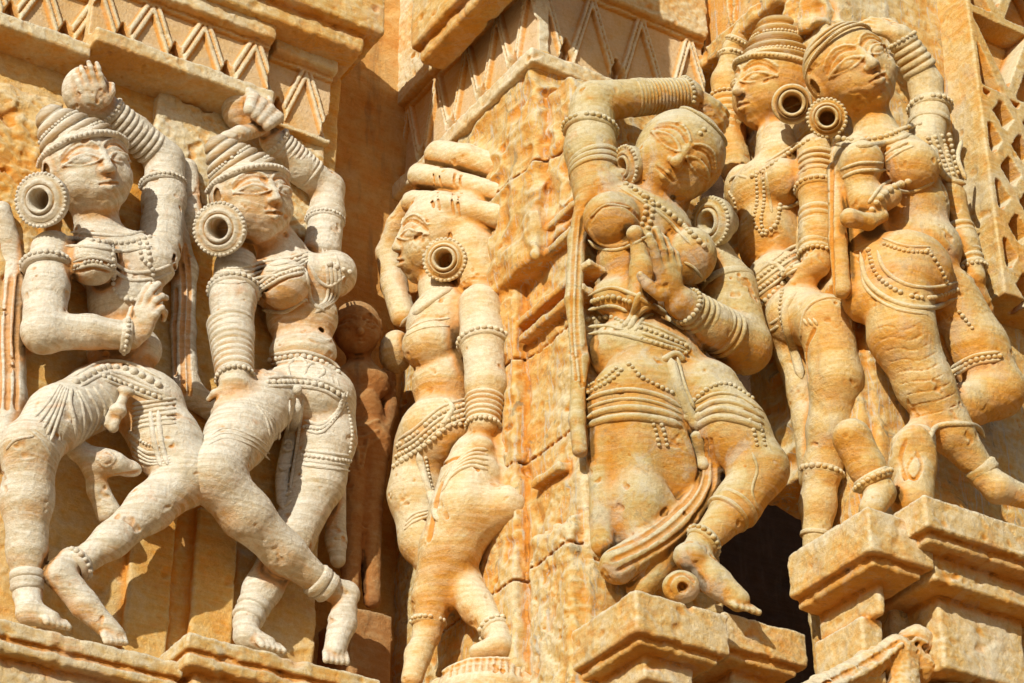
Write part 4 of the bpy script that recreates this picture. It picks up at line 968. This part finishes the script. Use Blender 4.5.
a = f.part('girdle')
for i in range(5): (f.beads if i % 2 else f.tube)(a, [(752-i*.4, 278+i*6), (766, 266+i*6), (784, 252+i*6.2), (798, 244+i*6)], 2.0 if i % 2 else 1.5)
f.tube(a, [(766, 262), (778, 266), (788, 276)], 2.4); f.beads(a, [(756, 312), (764, 302), (776, 290), (788, 280)], 2.6)
a = f.part('sash'); f.tube(a, [(796, 292), (786, 310), (788, 330), (794, 350), (802, 380)], 4, .7); f.beads(a, [(782, 290), (780, 312), (786, 336)], 2)
for i in range(2): f.tube(a, [(762, 320+i*7), (770, 324+i*7), (780, 318+i*7)], 1.5)
for i in range(3): f.tube(a, [(803+i*5, 318), (808+i*5, 326)], 1.3)
f.tube(a, [(801, 345), (803, 318), (812, 304), (830, 298), (845, 304), (852, 330)], 1.6)
f.ring('anklet', (822, 472, 10, 18), (818, 500, 8), 3.6); f.ring('anklet', (816, 535, 7, 15), (815, 550, 6), 1.3, False)
F5.finish()
# ---------------------------------------------------------------- the woman on the right
PL6 = Plane(32, 900, 341, 90)
F6 = Fig('honey stone smiling woman with beaded hairline, arm arched over her head', PL6, (795, 0, 1050, 560), (-230, 340), (950, 510, 0), M_HONEY, G)
f = F6
f.blob(888, 165, -2, 54, 36, 33, -10, 10); f.chain([(856, 165, -22, 22), (862, 230, -22, 24), (866, 300, -22, 24)], 10); f.blob(907, 208, -2, 43, 40, 30, 15, 12); f.blob(918, 250, -6, 44, 38, 32, 0, 14); f.blob(908, 272, 18, 46, 42, 34, -20, 14)
f.chain([(872, 120, 0, 20), (880, 145, -2, 26)], 8)
f.head(853, 72, 16, 44, 18, 6, 28, ears=(1, 0))
f.blob(911, 167, 46, 29, 28, 26, 0, 4); f.blob(862, 162, 34, 22, 22, 20, 0, 5)
f.chain([(924, 150, -10, 19), (930, 118, -14, 18), (926, 88, -12, 17)], 8); f.chain([(926, 84, -12, 17), (912, 55, -4, 14), (900, 36, 2, 12)], 6)
f.hand(900, 34, 2, (-1, .35, 0), (0, .8, 1), 50, curls=((10, 25, 20), (15, 30, 25), (15, 30, 25), (20, 40, 30)))
f.chain([(938, 165, -6, 16), (948, 200, -4, 17), (962, 245, 6, 16), (974, 278, 12, 12)], 8)
f.hand(976, 282, 14, (.3, -1, 0), (.3, .2, 1), 50, curls=((8, 15, 12),)*4, w=.85)
f.chain([(856, 172, 12, 20), (866, 205, 22, 16), (890, 196, 40, 12)], 8)
f.chain([(850, 218, 30, 10), (868, 222, 32, 8), (882, 216, 34, 7)], 4); f.chain([(836, 170, -10, 9), (838, 240, -14, 9), (842, 290, -18, 9)], 5)
f.chain([(898, 284, 14, 36), (902, 335, 12, 33), (925, 385, 8, 28), (951, 432, 6, 21), (984, 474, 6, 14)], 10)
f.chain([(986, 478, 8, 14), (998, 488, 14, 15), (1034, 500, 26, 11)], 5)
f.chain([(946, 300, -4, 34), (975, 350, 2, 32), (996, 388, 8, 28)], 12); f.chain([(996, 392, 8, 27), (962, 408, -2, 22), (930, 425, -8, 16), (905, 445, -12, 14)], 10)
f.chain([(853, 440, 8, 20), (867, 468, 10, 18), (880, 492, 12, 16)], 6); f.blob(850, 434, 14, 17, 15, 15, 30, 4); f.chain([(880, 494, 16, 15), (872, 508, 24, 13)], 5)
f.blob(912, 466, 2, 24, 42, 15, -6, 6); f.chain([(920, 440, 6, 16), (912, 500, 8, 22)], 6)
f.groove([(906, 440), (900, 460), (906, 480)], 1.6); f.groove([(916, 450), (922, 466), (914, 480), (906, 470), (912, 458)], 1.3)
for i in range(9): f.groove([(872+i*5, 330+i*11), (888+i*5, 326+i*11), (905+i*5, 330+i*10), (922+i*5, 322+i*10)], .45, .8)
f.groove([(940, 335), (950, 360), (965, 385)], 2); f.groove([(832, 160), (831, 230), (834, 300)], 2.2)
a = f.part('hair_band'); f.headband(a, .50, .36, .90, .045, True, z=-.2); f.headband(a, .72, .26, .80, .035, False, z=-.25); f.headband(a, .88, .2, .64, .035, False, z=-.27)
f.disc(827, 118, 44, 20, 8.5, (-.15, 0, 1), 10)
f.sleeve('bangles', (921, 72, -8, 16.5), (902, 40, 1, 13), 5, 2.2, 1.05); f.sleeve('bangles', (956, 228, 2, 16.5), (972, 270, 10, 13.5), 7, 2.0, 1.05)
a = f.ring('armlet', (930, 108, -13, 19), (928, 95, -13), 3.6); f.ring('armlet', (929, 124, -14, 19.5), (928, 95, -13), 2.2, False, acc=a)
a = f.part('necklace'); f.beads(a, [(838, 138), (860, 140), (885, 136), (905, 128), (920, 124)], 2.6); f.tube(a, [(836, 144), (862, 146), (890, 142), (912, 134)], 2.6)
a = f.part('breast_band'); f.tube(a, [(884, 156), (896, 148), (908, 142)], 1.6); f.tube(a, [(886, 162), (900, 152), (914, 146)], 1.4); f.tube(a, [(842, 178), (860, 171), (886, 170)], 1.8); f.tube(a, [(840, 170), (860, 163), (884, 163)], 1.4); f.tube(a, [(895, 190), (912, 192), (934, 182)], 1.6)
f.beads(a, [(872, 210), (880, 198), (892, 188), (908, 182)], 3.6); f.tube(a, [(868, 204), (880, 188), (892, 180)], 1.6)
a = f.part('shoulder_tassel')
for i in range(4): f.beads(a, [(928+i*7, 138-i*1), (936+i*6, 156), (944+i*4.5, 176-i)], 2.4)
f.tube(a, [(934, 146), (938, 166), (950, 180), (966, 184)], 3); f.tube(a, [(962, 140), (958, 158), (966, 180)], 2)
a = f.part('girdle')
f.beads(a, [(884, 244), (905, 251), (930, 252)], 1.9); f.tube(a, [(882, 238), (905, 246), (930, 247)], 1.4)
f.tube(a, [(860, 252), (868, 282), (895, 302), (930, 308), (958, 298)], 2.2); f.beads(a, [(868, 250), (877, 275), (900, 292), (930, 298), (957, 290)], 2.4); f.tube(a, [(877, 250), (885, 270), (905, 284), (932, 288), (958, 282)], 1.8)
f.beads(a, [(928, 250), (940, 268), (948, 286)], 2.2); f.beads(a, [(956, 308), (964, 318), (972, 328)], 2.2); f.tube(a, [(862, 262), (866, 288), (893, 308), (928, 315)], 1.4)
f.band(a, [(952, 372), (975, 360), (1000, 356)], 4)
f.tube(f.part('hem_line'), [(930, 440), (935, 428), (950, 424), (975, 426), (985, 438)], 2.2)
f.ring('anklet', (982, 470, 6, 15), (968, 450, 5), 3.6, False); f.ring('anklet', (873, 480, 11, 18), (862, 460, 10), 3.2)
F6.finish()
# ---------------------------------------------------------------- low pieces
FP = Fig('small round ball pedestal under the crossed feet of the profile woman', PL3, (425, 635, 545, 800), (-160, 260), (487, 690, 20), M_ROSE, None, 'pedestal', 'pedestal')
f = FP; f.blob(487, 690, 14, 50, 34, 46, 0, 3); f.chain([(487, 715, -6, 40), (492, 790, -50, 44)], 6); f.chain([(440, 690, 10, 12), (530, 690, 0, 14)], 6); f.ridge([(444, 672), (466, 662), (492, 659), (520, 662), (534, 670)], 2.2)
for i in range(12): f.groove([(452+i*6.4, 666-(i*(11-i))*.22), (450+i*6.6, 676-(i*(11-i))*.22)], 1.2)
f.finish(.5)
FC = Fig('weathered stone balustrade finial with a pierced peak at the lower right', Plane(32, 910, 660, 250), (805, 615, 1045, 770), (-60, 440), (915, 690, 0), M_BLOCK, None, 'balustrade', 'balustrade')
f = FC
f.chain([(800, 700, 0, 14), (822, 688, 0, 13), (870, 664, 0, 14), (896, 650, 0, 16)], 6); f.blob(914, 640, 2, 17, 15, 14, 30, 6); f.chain([(920, 645, 2, 14), (950, 658, 0, 14), (1010, 668, 0, 14)], 6); f.chain([(1024, 640, 4, 14), (1022, 700, 0, 20)], 5)
f.chain([(900, 660, 0, 18), (900, 715, 0, 22), (900, 765, -20, 26)], 8); f.chain([(1022, 700, 0, 20), (1022, 765, -30, 26)], 6); f.blob(917, 650, 12, 4.5, 4.5, 16, 0, 1, 's'); f.chain([(1000, 690, 0, 14), (940, 696, 0, 12)], 5); f.ridge([(908, 646), (917, 639), (927, 644)], 1.8)
f.groove([(824, 684), (870, 660), (900, 640)], 1.4); f.groove([(930, 652), (1005, 664)], 1.4)
f.ridge([(828, 690), (872, 668), (902, 644)], 2.2); f.ridge([(930, 662), (1005, 674)], 2.2); f.blob(905, 668, -4, 30, 22, 12, 0, 6); f.blob(1022, 650, 0, 14, 26, 18, 0, 6)
f.finish(.9)
# ---------------------------------------------------------------- ground, sky, sun, camera
me = bpy.data.meshes.new('ground'); g = 300
me.from_pydata([(-g, -g, 0), (g, -g, 0), (g, g, 0), (-g, g, 0)], [], [(0, 1, 2, 3)]); me.materials.append(M_DEEP)
o = bpy.data.objects.new('ground', me); COL.objects.link(o); tag(o, 'sandy paved temple court below the wall', None, None, 'structure')
sc = bpy.context.scene
EL, PH = R_(22), R_(21)
sun = bpy.data.lights.new('sun', 'SUN'); sun.energy = 5.0; sun.angle = R_(.6); sun.color = (1, .945, .79)
so = bpy.data.objects.new('sun', sun); COL.objects.link(so)
sd = Vector((-math.sin(PH)*math.cos(EL), -math.cos(PH)*math.cos(EL), math.sin(EL)))
so.rotation_euler = sd.to_track_quat('Z', 'Y').to_euler(); so.location = (-3, -8, 8)
w = bpy.data.worlds.new('World'); sc.world = w; w.use_nodes = True; nt = w.node_tree
sky = nt.nodes.new('ShaderNodeTexSky'); sky.sky_type = 'NISHITA'; sky.sun_disc = False; sky.sun_elevation = EL; sky.sun_rotation = math.atan2(sd.x, sd.y)
bg = nt.nodes['Background']; bg.inputs['Strength'].default_value = .075; nt.links.new(sky.outputs[0], bg.inputs['Color'])
cam = bpy.data.cameras.new('camera'); cam.lens = 2400/1024*36; cam.sensor_width = 36; cam.clip_end = 1000; cam.clip_start = .1
co = bpy.data.objects.new('camera', cam); COL.objects.link(co); co.location = world((0, 0, D)); co.rotation_euler = (R_(90)+PITCH, 0, 0); sc.camera = co
sc.view_settings.view_transform = 'Standard'; sc.view_settings.look = 'None'; sc.view_settings.exposure = 0
sc.cycles.use_denoising = True; sc.cycles.max_bounces = 8; sc.cycles.diffuse_bounces = 5
